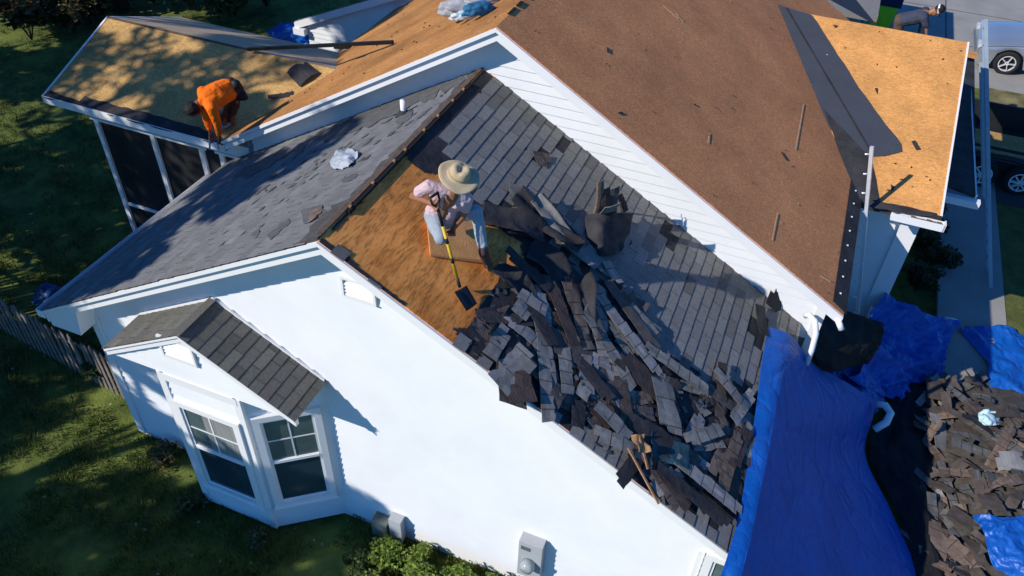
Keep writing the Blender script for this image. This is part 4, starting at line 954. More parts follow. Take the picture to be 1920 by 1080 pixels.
# ================================================================ CAR, TRAILER, BIN
def wheel(parent, c, r, wdt, spokes=5, rimcol=None, holes=False):
    c = Vector(c); t = MB(); ang = 28; V = []
    prof = [(r*.64, -wdt/2), (r*.9, -wdt/2), (r, -wdt*.38), (r, wdt*.38), (r*.9, wdt/2), (r*.64, wdt/2)]
    for i in range(ang):
        a = 2*math.pi*i/ang
        for (rr, yy) in prof: V.append(c+Vector((rr*math.cos(a), yy, rr*math.sin(a))))
    n = len(prof); F = [(i*n+k, i*n+(k+1) % n, ((i+1) % ang)*n+(k+1) % n, ((i+1) % ang)*n+k) for i in range(ang) for k in range(n)]
    t.add(V, F); w_ = t.build('wheel', mat('tyre_rubber', (.018, .018, .02), .85, .1, 8, 0), parent, True)
    rm = MB(); m = rimcol or M_alu
    rm.tube([c+Vector((0, -wdt/2-.002, 0)), c+Vector((0, -wdt/2+.02, 0))], r*.16, 12)
    for i in range(ang):
        pass
    ro, ri = r*.66, r*.58; V = []
    for i in range(ang):
        a = 2*math.pi*i/ang
        for (rr, yy) in ((ro, -wdt/2-.004), (ri, -wdt/2-.004), (ri, -wdt/2+.05), (ro, -wdt/2+.05)): V.append(c+Vector((rr*math.cos(a), yy, rr*math.sin(a))))
    rm.add(V, [(i*4+k, ((i+1) % ang)*4+k, ((i+1) % ang)*4+(k+1) % 4, i*4+(k+1) % 4) for i in range(ang) for k in range(4)])
    for i in range(spokes):
        a = 2*math.pi*i/spokes; d = Vector((math.cos(a), 0, math.sin(a))); rm.bar(c+d*r*.1+Vector((0, -wdt/2+.01, 0)), c+d*r*.62+Vector((0, -wdt/2+.01, 0)), .02, r*(.2 if not holes else .34), (0, 1, 0))
    rm.build('rim', m, w_)
    bk = MB(); bk.tube([c+Vector((0, -wdt/2+.05, 0)), c+Vector((0, -wdt/2+.055, 0))], r*.62, 20); bk.build('brake_disc', M_dark, w_)
cx, cy = 8.0, 19.35
car = thing('parked_car', (cx+2.2, cy+.9, G), 'silver grey car parked on the driveway beyond the ladder', 'car')
M_car = mat('silver_paint', (.36, .40, .45), .25, .03, 4, 0, metal=.5, coat=1)
prof = [(0, .38), (.02, .62), (.12, .74), (.55, .84), (1.15, .93), (1.75, 1.30), (2.2, 1.43), (2.9, 1.44), (3.5, 1.30), (4.1, 1.02), (4.5, .95), (4.58, .6), (4.55, .35)]
rows = 11; V = []; ns = 9
for i, (x, z) in enumerate(prof):
    for j in range(ns):
        t = j/(ns-1)*2-1; roof = max(0, min(1, (z-.93)/.5)); half = .90-.20*roof
        if i in (0, 12): half = .74
        if i in (1, 11): half = .82
        V.append((cx+x, cy+.9+t*half, G+z-.05*abs(t)**3-(.0)))
mb = MB(); F = [(i*ns+j, (i+1)*ns+j, (i+1)*ns+j+1, i*ns+j+1) for i in range(len(prof)-1) for j in range(ns-1)]
# sides with wheel arches
for sd in (0, 1):
    ybase = cy if sd == 0 else cy+1.8; sgn = 1 if sd == 0 else -1
    N2 = 60; k0 = len(V)
    for i in range(N2+1):
        x = 4.56*i/N2
        for a, b in zip(prof, prof[1:]):
            if a[0] <= x <= b[0]+1e-6: zt = a[1]+(b[1]-a[1])*(x-a[0])/max(b[0]-a[0], 1e-6); break
        zb = .22
        for wx in (.86, 3.62):
            if abs(x-wx) < .39: zb = max(zb, .33+math.sqrt(.39**2-(x-wx)**2))
        zt -= .04; belt = min(zt, .88)
        inn = .06 if x < .1 or x > 4.45 else 0
        V += [(cx+x, ybase+sgn*(.05+inn), G+zb), (cx+x, ybase+sgn*(0+inn), G+max(zb, min(.6, belt))), (cx+x, ybase+sgn*(.03+inn), G+max(zb, belt)), (cx+x, ybase+sgn*(.20+inn*.5 if zt > 1.25 else .05+inn+.15*max(0, (zt-.9)/.4)), G+max(zb, zt))]
    F += [(k0+i*4+r, k0+(i+1)*4+r, k0+(i+1)*4+r+1, k0+i*4+r+1) for i in range(N2) for r in range(3)]
mb.add(V, F); body = mb.build('body', M_car, car, True)
mb = MB()
mb.add([(cx+1.2, cy+.22, G+.965), (cx+1.2, cy+1.58, G+.965), (cx+1.78, cy+1.42, G+1.33), (cx+1.78, cy+.38, G+1.33)], [(0, 1, 2, 3)])
mb.add([(cx+3.55, cy+.38, G+1.30), (cx+3.55, cy+1.42, G+1.30), (cx+4.08, cy+1.5, G+1.05), (cx+4.08, cy+.3, G+1.05)], [(0, 1, 2, 3)])
mb.build('windscreen', mat('car_glass', (.01, .05, .09), .08, .1, 2, 0, spec=.8), car)
for x0, x1, x2, x3 in ((1.35, 2.4, 2.4, 1.85), (2.46, 3.75, 3.35, 2.46)):
    mb = MB(); mb.add([(cx+x0, cy+.03, G+.92), (cx+x1, cy+.03, G+.92), (cx+x2, cy+.16, G+1.30), (cx+x3, cy+.16, G+1.28)], [(0, 1, 2, 3)]); mb.build('side_window', bpy.data.materials['car_glass'], car)
for wx in (.86, 3.62):
    wheel(car, (cx+wx, cy+.11, G+.33), .33, .2, 5); wheel(car, (cx+wx, cy+1.70, G+.33), .33, .2, 5)
for y in (.1, 1.38): mb = MB(); mb.box((cx+.02, cy+y, G+.6), (cx+.2, cy+y+.32, G+.7)); mb.build('headlight', mat('lamp_glass', (.6, .62, .65), .1, .05, 5, 0), car)
mb = MB(); mb.box((cx+1.5, cy-.14, G+.93), (cx+1.62, cy+.04, G+1.05)); mb.build('mirror', M_car, car)
# trailer
tx, ty = 7.3, 13.1
tr = thing('utility_trailer', (tx+2.2, ty+.9, G), 'dark tandem axle utility trailer standing beside the path', 'trailer')
M_blkp = mat('black_paint', (.02, .022, .025), .5, .2, 5, 0)
mb = MB(); mb.box((tx-.1, ty+.16, G+.5), (tx+4.3, ty+1.9, G+.56)); mb.box((tx-.1, ty+.12, G+.42), (tx+4.3, ty+.17, G+.62)); mb.box((tx-.1, ty+1.9, G+.42), (tx+4.3, ty+1.95, G+.62)); mb.build('bed', M_blkp, tr)
mb = MB(); mb.box((tx-.1, ty+.12, G+.62), (tx-.05, ty+1.95, G+1.1)); mb.box((tx-.1, ty+1.90, G+.62), (tx+4.3, ty+1.95, G+1.1)); mb.box((tx-.1, ty+.12, G+.86), (tx+4.3, ty+.16, G+.92)); mb.build('side_rail', M_blkp, tr)
mb = MB(); mb.tube([(tx+.2, ty, G+.45), (tx+.35, ty, G+.72), (tx+1.1, ty, G+.78), (tx+1.9, ty, G+.72), (tx+2.05, ty, G+.45)], .06, 8); mb.build('fender', M_blkp, tr, True)
for wx in (.72, 1.50):
    wheel(tr, (tx+wx, ty, G+.33), .33, .2, 8, M_trim, True); wheel(tr, (tx+wx, ty+2.05, G+.33), .33, .2, 8, M_trim, True)
mb = MB(); mb.box((tx+.4, ty+.5, G+.56), (tx+1.7, ty+1.5, G+.6)); mb.build('plywood_sheet', M_osbP, tr)
# bin and green bag by the driveway
bn = thing('wheelie_bin', (5.5, 21.4, G), 'lime green bin with a dark lid standing on the driveway', 'bin')
mb = MB(); V = [(5.22, 21.1, G+.05), (5.78, 21.1, G+.05), (5.78, 21.7, G+.05), (5.22, 21.7, G+.05), (5.14, 21.0, G+.72), (5.86, 21.0, G+.72), (5.86, 21.8, G+.72), (5.14, 21.8, G+.72)]
mb.add(V, [(0, 3, 2, 1), (4, 5, 6, 7), (0, 1, 5, 4), (1, 2, 6, 5), (2, 3, 7, 6), (3, 0, 4, 7)]); mb.build('body', mat('lime_plastic', (.35, .80, .03), .5, .1, 4, 0), bn)
mb = MB(); mb.box((5.08, 20.98, G+.72), (5.92, 21.9, G+1.12)); mb.build('lid', mat('navy_plastic', (.01, .03, .08), .4, .1, 4, 0), bn)
# far neighbour wall at the top right
nb = thing('neighbour_garage', (3.0, 17.4, G), 'pale sided garage behind the main roof near the lime bin', 'garage')
wb = MB(); siding(wb, (3.0, 15.2, 0), (1, 0, 0), [(-2.5, G), (1.6, G), (1.6, -2.6), (-2.5, -2.6)], (0, -1, 0)); siding(wb, (4.6, 15.2, 0), (0, 1, 0), [(0, G), (5, G), (5, -2.6), (0, -2.6)], (1, 0, 0)); wb.build('wall', M_white, nb)
MB().prism([(.3, 14.8, -2.55), (5.0, 14.8, -2.55), (5.0, 20.6, -2.55), (.3, 20.6, -2.55)], (0, 0, -.12)).build('roof', M_shin, nb)
# ================================================================ PICKET FENCE
fn = thing('picket_fence', (-7, .95, G), 'weathered grey picket fence running from the house corner across the shaded lawn', 'fence')
a, b = Vector((-4.35, .62, G)), Vector((-11.5, 1.55, G)); d = b-a; n = 58; rnd = random.Random(6); M_pk = mat('grey_picket', (.20, .17, .15), .9, .3, 8, .3)
for i in range(n+1):
    p = a+d*(i/n); h = .95+rnd.uniform(-.05, .05); mb = MB(); lean = Vector((rnd.uniform(-.03, .03), rnd.uniform(-.03, .03), 0)); wv = d.normalized()*.065; t = Vector((0, .018, 0)); hh = Vector((0, 0, h))+lean
    mb.prism([p, p+wv, p+wv+hh*.93, p+wv*.5+hh, p+hh*.93], t); mb.build('picket', M_pk, fn)
for z in (.25, .72):
    mb = MB(); mb.obox(a+Vector((0, .025, z)), d, (0, .03, 0), (0, 0, .06)); mb.build('rail', M_pk, fn)
# ================================================================ VEGETATION
def leafmat():
    m = bpy.data.materials.new('leaf'); m.use_nodes = True; n = m.node_tree.nodes; l = m.node_tree.links; b = n['Principled BSDF']
    b.inputs['Roughness'].default_value = .55; b.inputs['Specular IOR Level'].default_value = .3
    at = n.new('ShaderNodeAttribute'); at.attribute_name = 'tint'; l.new(at.outputs[0], b.inputs['Base Color'])
    tr = n.new('ShaderNodeBsdfTranslucent'); l.new(at.outputs[0], tr.inputs[0]); mx = n.new('ShaderNodeMixShader'); mx.inputs[0].default_value = .3
    l.new(b.outputs[0], mx.inputs[1]); l.new(tr.outputs[0], mx.inputs[2]); l.new(mx.outputs[0], n['Material Output'].inputs[0]); return m
M_leaf = leafmat(); M_bark = mat('bark', (.07, .055, .045), .95, .4, 12, .8, 20, stretch=(1, 1, .2))
def leaf_cloud(mb, blobs, n, size, cols, seed, flat=.5):
    rnd = random.Random(seed); wts = [b[1]**2 for b in blobs]
    for k in range(n):
        (c, r) = rnd.choices(blobs, wts)[0]
        d = Vector((rnd.gauss(0, 1), rnd.gauss(0, 1), rnd.gauss(0, 1))).normalized()*r*(rnd.random()**.35)
        d.z *= flat if d.z < 0 else .85
        p = Vector(c)+d
        a = Vector((rnd.gauss(0, 1), rnd.gauss(0, 1), rnd.gauss(0, .5))).normalized(); b_ = a.cross(Vector((rnd.gauss(0, .6), rnd.gauss(0, .6), 1))).normalized()
        s = size*rnd.uniform(.6, 1.4); col = rnd.choice(cols); t = rnd.uniform(.75, 1.25); col = tuple(x*t for x in col)
        mb.add([p-a*s*.5, p+b_*s*.3, p+a*s*.5, p-b_*s*.3], [(0, 1, 2, 3)], col)
def crown_blobs(rnd, cz, R, H_, n):
    return [((rnd.gauss(0, .45)*R, rnd.gauss(0, .45)*R, cz+rnd.uniform(-.5, .5)*H_), R*rnd.uniform(.22, .42)) for _ in range(n)]
GREEN = [(.035, .07, .015), (.05, .09, .02), (.03, .055, .018), (.07, .10, .03)]
AUT = [(.16, .09, .04), (.12, .10, .03), (.05, .08, .02), (.04, .06, .02), (.20, .12, .07)]
BRIGHT = [(.17, .26, .03), (.22, .31, .04), (.09, .16, .025), (.26, .32, .07), (.13, .19, .04)]
def tree(loc, h, cz, R, CH, nleaf, label, cols, seed, size=.22, group=None, trunk_r=.18):
    rnd = random.Random(seed); t = thing('tree', loc, label, 'tree', group); L0 = Vector(loc)
    mb = MB(); pts = [L0+Vector((.05*math.sin(i*1.3+seed), .05*math.cos(i*1.7), h*i/6)) for i in range(7)]
    mb.tube(pts, [trunk_r*(1-.13*i) for i in range(7)], 10)
    bl = crown_blobs(rnd, cz, R, CH, 16)
    for c, r in bl[:9]:
        a = pts[3+rnd.randrange(3)]; b = L0+Vector(c); m_ = a.lerp(b, .5)+Vector((0, 0, -.15*R)); mb.tube([a, m_, b], [trunk_r*.4, trunk_r*.25, trunk_r*.08], 6)
    mb.build('trunk', M_bark, t, True)
    cb = MB(); leaf_cloud(cb, [(L0+Vector(c), r) for c, r in bl], nleaf, size, cols, seed+1, .9); cb.build('crown', M_leaf, t)
    return t
def shrub(loc, R, h, n, label, cols, seed, size=.09, name='shrub', group=None, cat='shrub'):
    rnd = random.Random(seed); t = thing(name, loc, label, cat, group); L0 = Vector(loc); mb = MB(); bl = []
    for k in range(9):
        a = rnd.uniform(0, 6.28); rr = R*rnd.uniform(.1, .7); c = L0+Vector((math.cos(a)*rr, math.sin(a)*rr, h*rnd.uniform(.35, .8))); bl.append((c, R*rnd.uniform(.3, .5)))
        mb.tube([L0, L0.lerp(c, .5)+Vector((0, 0, .05)), c], [.02, .014, .006], 5)
    mb.build('stem', M_bark, t, True); cb = MB(); leaf_cloud(cb, bl, n, size, cols, seed+1, .8); cb.build('foliage', M_leaf, t); return t
# background woods, top left
qg = lambda u, v: q(u, v, G)
woods = [((225, 18), .20, 'tall dark tree trunk rising directly behind the porch roof corner'), ((90, 8), .16, 'slim dark tree left of the thick trunk behind the porch'), ((445, 5), .17, 'dark tree behind the porch ridge near the blue tarp')]
for i, ((u, v), r, lb) in enumerate(woods):
    p = qg(u, v); tree((p.x, p.y, G), 11, 9.5, 3.2, 4, 1500, lb, GREEN, 50+i, .5, None, r*1.4)
sh = [((25, 50), 'olive leaved bush at the far left edge below the woods', GREEN, 1.0), ((110, 25), 'tall tangled bush with orange leaves left of the tree trunk', AUT, 1.2), ((60, 75), 'reddish bush at the lawn edge near the far left', AUT, .8),
      ((170, 45), 'orange brown bush between the trunk and the porch corner', AUT, .8), ((290, 5), 'dark green bush behind the porch roof ridge', GREEN, 1.3), ((360, 18), 'olive bush growing behind the middle of the porch roof', GREEN, 1.2),
      ((440, 30), 'dark bush behind the porch roof next to the blue tarp', GREEN, 1.3), ((500, 12), 'pale leaved bush beside the rear wing gable', AUT, 1.0), ((10, 5), 'dark bush in the far left corner of the woods', GREEN, 1.5), ((200, 0), 'dark bush right behind the thick tree trunk', GREEN, 1.4), ((140, 62), 'low brown leaved bush at the lawn edge near the porch corner', AUT, .6)]
for i, ((u, v), lb, cols, R) in enumerate(sh):
    p = qg(u, v); shrub((p.x, p.y, G), R, R*1.5, 1100, lb, cols, 80+i, .2)
# ground cover plants along the front wall
GC = [(.75, -.05, .28, 'leafy bright green plant at the wall nearest the pale utility box', BRIGHT), (1.05, -.35, .38, 'bright yellow green bush below the utility box', BRIGHT), (1.45, -.1, .34, 'bushy bright plant by the wall left of the electric meter', BRIGHT), (1.2, -.85, .3, 'bright bush at the bottom edge of the lawn bed', BRIGHT),
      (1.75, -.5, .38, 'sunlit yellow green bush left below the electric meter', BRIGHT), (2.0, -.05, .3, 'small bright bush right under the electric meter box', BRIGHT), (.45, -.7, .34, 'mid green bush at the left end of the bright plants', BRIGHT+GREEN), (.1, -.4, .25, 'dark green plant below the bay window base', GREEN), (.75, -1.1, .4, 'mid green bush lowest in the plant bed', BRIGHT+GREEN), (2.5, .0, .3, 'bright plant at the wall right of the electric meter', BRIGHT), (.35, -.2, .3, 'bright green plant in front of the greenish hose box', BRIGHT), (1.6, -.95, .36, 'yellow green bush at the very bottom edge left of the meter', BRIGHT)]
for i, (x, y, R, lb, cols) in enumerate(GC): shrub((x, y, G), R, R*.95, 900, lb, cols, 200+i, .055, 'leafy_plant', 'leafy plants along the front wall', 'plant')
for i, (x, y, R, lb) in enumerate(((-1.3, -.55, .2, 'low dark weeds at the foot of the bay window corner'), (-2.5, -.5, .25, 'reddish weeds at the left foot of the bay window'), (-3.4, .0, .28, 'dark leafy weeds in the corner between bay and wall'))):
    shrub((x, y, G), R, .2, 500, lb, AUT+GREEN, 240+i, .06, 'weed_clump', None, 'weeds')
# shrubs on the right beside the wing
for i, (u, v, R, lb) in enumerate(((1740, 430, .45, 'dark bush beside the path under the orange roof corner'), (1750, 500, .5, 'dark bush in the bed between porch column and path'), (1715, 545, .4, 'dark low bush beside the crumpled blue tarp'), (1725, 470, .4, 'dark bush tucked against the porch column'))):
    p = qg(u, v); shrub((p.x, p.y, G), R, .6, 900, lb, [(.05, .06, .02), (.07, .06, .025), (.03, .05, .02)], 260+i, .09)
# dark plants behind the left eave
for i, (x, y, R, lb) in enumerate(((-5.6, 1.6, .5, 'dark shrub under the left eave beside the fence'), (-6.3, 2.6, .5, 'dark shrub below the screened porch corner'), (-5.2, .95, .35, 'dark weeds at the fence end by the house corner'))):
    shrub((x, y, G), R, .7, 700, lb, GREEN, 280+i, .1)
# grass tufts (uncountable)
mb = MB(); rnd = random.Random(77)
def tuft(x, y, n, hh, cols):
    for _ in range(n):
        a = rnd.uniform(0, 6.28); d = Vector((math.cos(a), math.sin(a), 0))*rnd.uniform(.01, .04); p = Vector((x+rnd.gauss(0, .05), y+rnd.gauss(0, .05), G-.03)); h = hh*rnd.uniform(.5, 1.2); wv = Vector((-d.y, d.x, 0)).normalized()*.009
        col = rnd.choice(cols); t = rnd.uniform(.6, 1.2); mb.add([p-wv, p+wv, p+d*1.5+Vector((0, 0, h))], [(0, 1, 2)], tuple(c*t for c in col))
GC_ = [(.08, .13, .02), (.11, .165, .025), (.15, .18, .035), (.16, .15, .05), (.06, .10, .02)]
k = 0
while k < 5200:
    u, v = rnd.uniform(-40, 1000), rnd.uniform(-20, 1120); p = qg(u, v)
    if p.y > .25 and p.x > -4.1: continue
    if p.y > 16: continue
    if p.y > -0.3 and p.x > -3.2 and p.x < -.4 and p.y > -.35: continue
    if noise.noise(Vector((p.x*.9, p.y*.9, 3))) < -.25: continue
    tuft(p.x, p.y, 9, .09, GC_); k += 1
k = 0
while k < 500:
    x = rnd.uniform(8.5, 11); y = rnd.uniform(6.5, 12.4); tuft(x, y, 8, .08, [(.12, .13, .03), (.15, .15, .05)]); k += 1
o = mb.build('grass', M_leaf); tag(o, 'uneven shaded lawn grass round the house', 'grass', kind='stuff')
# fallen leaves and litter on the lawn: uncountable
mb = MB()
for k in range(320):
    u, v = rnd.uniform(0, 900), rnd.uniform(0, 1080); p = qg(u, v)
    if (p.y > .25 and p.x > -4.1) or p.y > 15: continue
    a = rnd.uniform(0, 3); d = Vector((math.cos(a), math.sin(a), rnd.uniform(-.3, .3)))*.03; e = Vector((-d.y, d.x, .01))
    col = rnd.choice([(.2, .13, .07), (.12, .07, .04), (.22, .2, .12), (.3, .28, .22)]); c = Vector((p.x, p.y, G+.04)); mb.add([c-d, c-e*.6, c+d, c+e*.6], [(0, 1, 2, 3)], col)
tag(mb.build('fallen_leaves', M_leaf), 'scattered dry leaves on the dark lawn', 'leaves', kind='stuff')
# trees standing out of view towards the sun, whose shade falls on the lawn and the left roofs
SH = Vector((-SUN.x, -SUN.y, 0)).normalized(); CX = Vector((.725, -.688, 0))
def atc(c, D): return CX*c+SH*D
spec = [(-4.5, 12, 10.2, 1.9, 3.4, 3800, .28), (-2.9, 12, 8.6, 1.3, 2.8, 2200, .26), (-1.4, 12, 6.4, 1.7, 3.4, 3200, .28), (-.35, 12, 6.0, 1.1, 2.6, 1700, .26), (-9.6, 12, 13.6, 2.3, 3.0, 5200, .26), (-7.4, 12, 11.2, 1.4, 2.6, 2200, .15),  # cross position c, distance along sun from origin, crown centre height, R, crown height, leaves, size
    (-8.9, 13.5, 9.0, 2.7, 5.5, 6500, .16), (-6.9, 12.0, 7.6, 1.8, 3.6, 2400, .16), (-12.5, 12.5, 7.5, 3.0, 5, 3600, .34), (-17.0, 12, 8.0, 3.0, 6, 4200, .36), (-22.5, 10, 7.5, 3.8, 7, 4600, .4),
    (-5.6, 13.5, 6.0, 2.2, 4.8, 3600, .28), (-9.5, 7.5, 3.0, 2.2, 4.6, 3800, .28)]
for i, (c, D, cz, R, CH, n, sz) in enumerate(spec):
    p = atc(c, D); tree((p.x, p.y, G), cz+1.2, cz, R, CH, n, 'leafy tree standing on the lawn beyond the left edge of the photo', GREEN, 300+i, sz, 'trees beyond the left edge')
# ================================================================ PEOPLE
_SPH = None
def sph():
    global _SPH
    if _SPH is None:
        bm = bmesh.new(); bmesh.ops.create_icosphere(bm, subdivisions=2, radius=1)
        _SPH = ([v.co.copy() for v in bm.verts], [tuple(v.index for v in f.verts) for f in bm.faces]); bm.free()
    return _SPH
def flesh(name, chains, m, parent, vox=.009, smooth=3, wrinkle=0, wsc=9, seed=0, wdir=None):
    """one continuous surface grown round tapering chains [(point, radius), ...]"""
    mb = MB(); sv, sf = sph()
    for ch in chains:
        for (p, r), (q_, s_) in zip(ch, ch[1:]):
            p, q_ = Vector(p), Vector(q_); L = (q_-p).length; n = max(1, int(L/(min(r, s_)*.3)))
            for i in range(n+1):
                t = i/n; c = p.lerp(q_, t); rr = r+(s_-r)*t; mb.add([c+v*rr for v in sv], sf)
    o = mb.build('tmp_', m); md = o.modifiers.new('r', 'REMESH'); md.mode = 'VOXEL'; md.voxel_size = vox; md.use_smooth_shade = True
    md = o.modifiers.new('s', 'SMOOTH'); md.iterations = smooth; md.factor = .6
    dg = bpy.context.evaluated_depsgraph_get(); me = bpy.data.meshes.new_from_object(o.evaluated_get(dg)); bpy.data.objects.remove(o)
    o_ = Vector(parent['_o'])
    nr = [v.normal.copy() for v in me.vertices]
    for v, n in zip(me.vertices, nr):
        c = v.co.copy()
        if wrinkle:
            w_ = noise.noise(Vector((c.x*wsc+seed, c.y*wsc, c.z*wsc*.6)))*1.0+.5*(1-abs(noise.noise(c*wsc*1.9+Vector((seed, 0, 0))))*3)
            c = c+n*wrinkle*w_
        v.co = c-o_
    me.polygons.foreach_set('use_smooth', [True]*len(me.polygons)); me.materials.clear(); me.materials.append(m)
    o = bpy.data.objects.new(name, me); COL.objects.link(o); o.parent = parent; o['_o'] = list(o_); return o
def onray(fn, u, v, h0, ref, L):
    """point on the sight line of (u, v) whose distance from ref is L, nearest the guess h0"""
    best = None
    for i in range(-60, 61):
        p = fn(u, v, h0+i*.01); e = abs((p-ref).length-L)+abs(i)*.0006
        if best is None or e < best[0]: best = (e, p)
    return best[1]
def hand_grip(p, axis, out, r=.02, s=1):
    """palm, four curled fingers and a thumb closed round a shaft through p"""
    A = Vector(axis).normalized(); O = Vector(out); O = (O-A*O.dot(A)).normalized(); T = A.cross(O)*s; p = Vector(p)
    def pt(al, ang, rr): return p+A*al+(O*math.cos(ang)+T*math.sin(ang))*rr
    ch = [[(pt(-.03, 0, r+.018), .016), (pt(.03, 0, r+.018), .016)], [(pt(-.028, -.5, r+.02), .014), (pt(.028, -.5, r+.02), .014)], [(pt(0, 0, r+.022), .02), (pt(0, -.3, r+.035), .02)]]
    for i, (al, L) in enumerate(((-.033, .85), (-.012, 1), (.010, 1.03), (.031, .95))):
        ch.append([(pt(al, .3, r+.012), .0105), (pt(al, 1.2, r+.010), .010), (pt(al, 2.1*L, r+.008), .0092), (pt(al, 3.1*L, r+.007), .008)])
    ch.append([(pt(.03, -.7, r+.016), .012), (pt(.042, -1.5, r+.013), .0108), (pt(.03, -2.4, r+.011), .009)])
    return ch
def hand_loose(w_, d, nrm, s=1, curl=.5):
    """wrist w_, pointing along d, palm facing nrm; relaxed fingers and thumb"""
    d = Vector(d).normalized(); N = Vector(nrm); N = (N-d*N.dot(d)).normalized(); X = d.cross(N)*s; w_ = Vector(w_)
    ch = [[(w_, .024), (w_+d*.03-X*.012, .021), (w_+d*.08-X*.02, .016)], [(w_, .024), (w_+d*.035+X*.012, .021), (w_+d*.08+X*.02, .016)]]
    for x, L in ((-.032, .8), (-.011, .95), (.011, 1), (.032, .88)):
        b = w_+d*.085+X*x; e1 = b+(d+N*curl*.4).normalized()*.038*L; e2 = e1+(d*.8+N*curl).normalized()*.026*L; e3 = e2+(d*.4+N*curl*1.3).normalized()*.02*L
        ch.append([(b, .0105), (e1, .0098), (e2, .009), (e3, .0078)])
    ch.append([(w_+d*.03+X*.026, .014), (w_+d*.06+X*.048+N*.01, .0115), (w_+d*.085+X*.052+N*.028, .0095)])
    return ch
def head_ch(c, up, fwd, r=.095):
    c, U = Vector(c), Vector(up).normalized(); F = Vector(fwd); F = (F-U*F.dot(U)).normalized(); X = F.cross(U)
    return [[(c+U*.035-F*.012, .088), (c+U*.03+F*.018, .082)], [(c-U*.03+F*.025, .066), (c-U*.075+F*.045, .045), (c-U*.095+F*.06, .028)],
            [(c+U*.01+F*.09, .014), (c-U*.022+F*.108, .015)], [(c-U*.05+F*.086, .017), (c-U*.062+F*.082, .016)],
            [(c-U*.005+X*.082-F*.0, .014), (c-U*.03+X*.08, .012)], [(c-U*.005-X*.082, .014), (c-U*.03-X*.08, .012)],
            [(c-U*.03-F*.02, .055), (c-U*.11-F*.03, .052)], [(c+U*.028+F*.082+X*.03, .016), (c+U*.028+F*.082-X*.03, .016)]]
def eyes(c, up, fwd, parent):
    c, U = Vector(c), Vector(up).normalized(); F = Vector(fwd); F = (F-U*F.dot(U)).normalized(); X = F.cross(U)
    for s_ in (-1, 1):
        mb = MB(); sv, sf = sph(); mb.add([c+U*.005+F*.088+X*.032*s_+v*.011 for v in sv], sf); mb.build('eye', mat('eye_dark', (.05, .035, .03), .2, .1, 5, 0), parent, True)
M_skin = mat('tanned_skin', (.30, .135, .075), .5, .12, 9, .05); M_skin2 = mat('brown_skin', (.20, .085, .05), .5, .12, 9, .05)
# ---- the kneeling man in the straw hat
hip = RS(826, 402, .34); P = thing('person', RS(835, 430, 0), 'man in pale pink shirt and straw hat kneeling on the bare plywood with a shovel', 'person')
neck = onray(RS, 846, 354, .86, hip, .49)
imR = Vector((.93, .27, -.26)).normalized(); up1 = (Vector((0, 0, 1))+imR*.33+Vector((.05, -.25, 0))).normalized(); fwd1 = Vector((.45, -.8, -.35))
hd = onray(RS, 857, 338, 1.02, neck, .165)
shR = onray(RS, 803, 350, .80, neck, .20); shL = onray(RS, 876, 373, .78, neck, .20)
elR = onray(RS, 774, 368, .62, shR, .27); haR = RS(819, 385, .78)
elL = onray(RS, 869, 404, .45, shL, .26); haL = onray(RS, 849, 430, .38, elL, .24)
hipR = RS(812, 404, .32); hipL = RS(848, 404, .32)
knR = onray(RS, 826, 448, .22, hipR, .34); anR = knR+Vector((-.22, .30, .10)); toR = anR+Vector((-.06, .08, -.04))
knL = onray(RS, 893, 396, .50, hipL, .36); anL = onray(RS, 906, 468, .12, knL, .40); toL = RS(915, 498, .045)
bt, tp_ = RS(862, 538, .06), RS(820, 384, .0)
shaft_top = haR; shaft_dir = (bt-shaft_top).normalized()
ch = [[(hip, .11), (hip.lerp(neck, .5), .095), (neck-Vector((0, 0, .06)), .09)], [(neck, .05), (hd, .055)], [(shR, .055), (neck-Vector((0, 0, .05)), .06), (shL, .055)],
      [(shR, .046), (elR, .037), (haR, .025)], [(shL, .046), (elL, .037), (haL, .025)], [(hipR, .085), (knR, .052), (anR, .038), (toR, .03)], [(hipL, .085), (knL, .052), (anL, .038), (toL, .03)]]
ch += head_ch(hd, up1, fwd1)
ch += hand_grip(haR, shaft_dir, elR-haR, .018, 1)
lowp = shaft_top+shaft_dir*((haL-shaft_top).dot(shaft_dir)); ch += hand_loose(haL, (lowp-haL)+Vector((0, 0, -.08)), lowp-haL, 1, .9)
flesh('body', ch, M_skin, P, .0065, 2)
eyes(hd, up1, fwd1, P)
mid = hip.lerp(neck, .5); cr_ = (shL-shR).normalized()
sh_ = [[(hip-cr_*.06, .108), (mid-cr_*.06, .092), (shR.lerp(neck, .4)-Vector((0, 0, .08)), .085)], [(hip+cr_*.06, .108), (mid+cr_*.06, .092), (shL.lerp(neck, .4)-Vector((0, 0, .08)), .085)],
       [(shR, .068), (neck-Vector((0, 0, .045)), .07), (shL, .068)], [(shR, .062), (shR.lerp(elR, .52), .064)], [(shL, .062), (shL.lerp(elL, .5), .064)]]
flesh('shirt', sh_, mat('pale_pink_cloth', (.62, .44, .47), .9, .06, 5, .3, 40), P, .009, 2, .007, 11, 3)
tr_ = [[(hip-Vector((0, 0, .03))-cr_*.06, .112), (hip-Vector((0, 0, .03))+cr_*.06, .112)], [(hipR, .095), (hipR.lerp(knR, .5), .082), (knR, .062), (knR.lerp(anR, .5), .058), (anR, .05)], [(hipL, .095), (hipL.lerp(knL, .5), .082), (knL, .066), (knL.lerp(anL, .5), .06), (anL.lerp(knL, .12), .052)]]
flesh('trousers', tr_, mat('faded_grey_denim', (.32, .37, .43), .9, .15, 6, .3, 50), P, .009, 2, .007, 10, 5)
fd = (toL-anL).normalized()
flesh('boot', [[(anL+Vector((0, 0, .02)), .046), (anL-Vector((0, 0, .03)), .054), (toL+Vector((0, 0, .015)), .050)], [(anL-Vector((0, 0, .05)), .04), (toL, .04)]], mat('brown_boot', (.09, .05, .045), .7, .2, 8, .1), P, .008, 2)
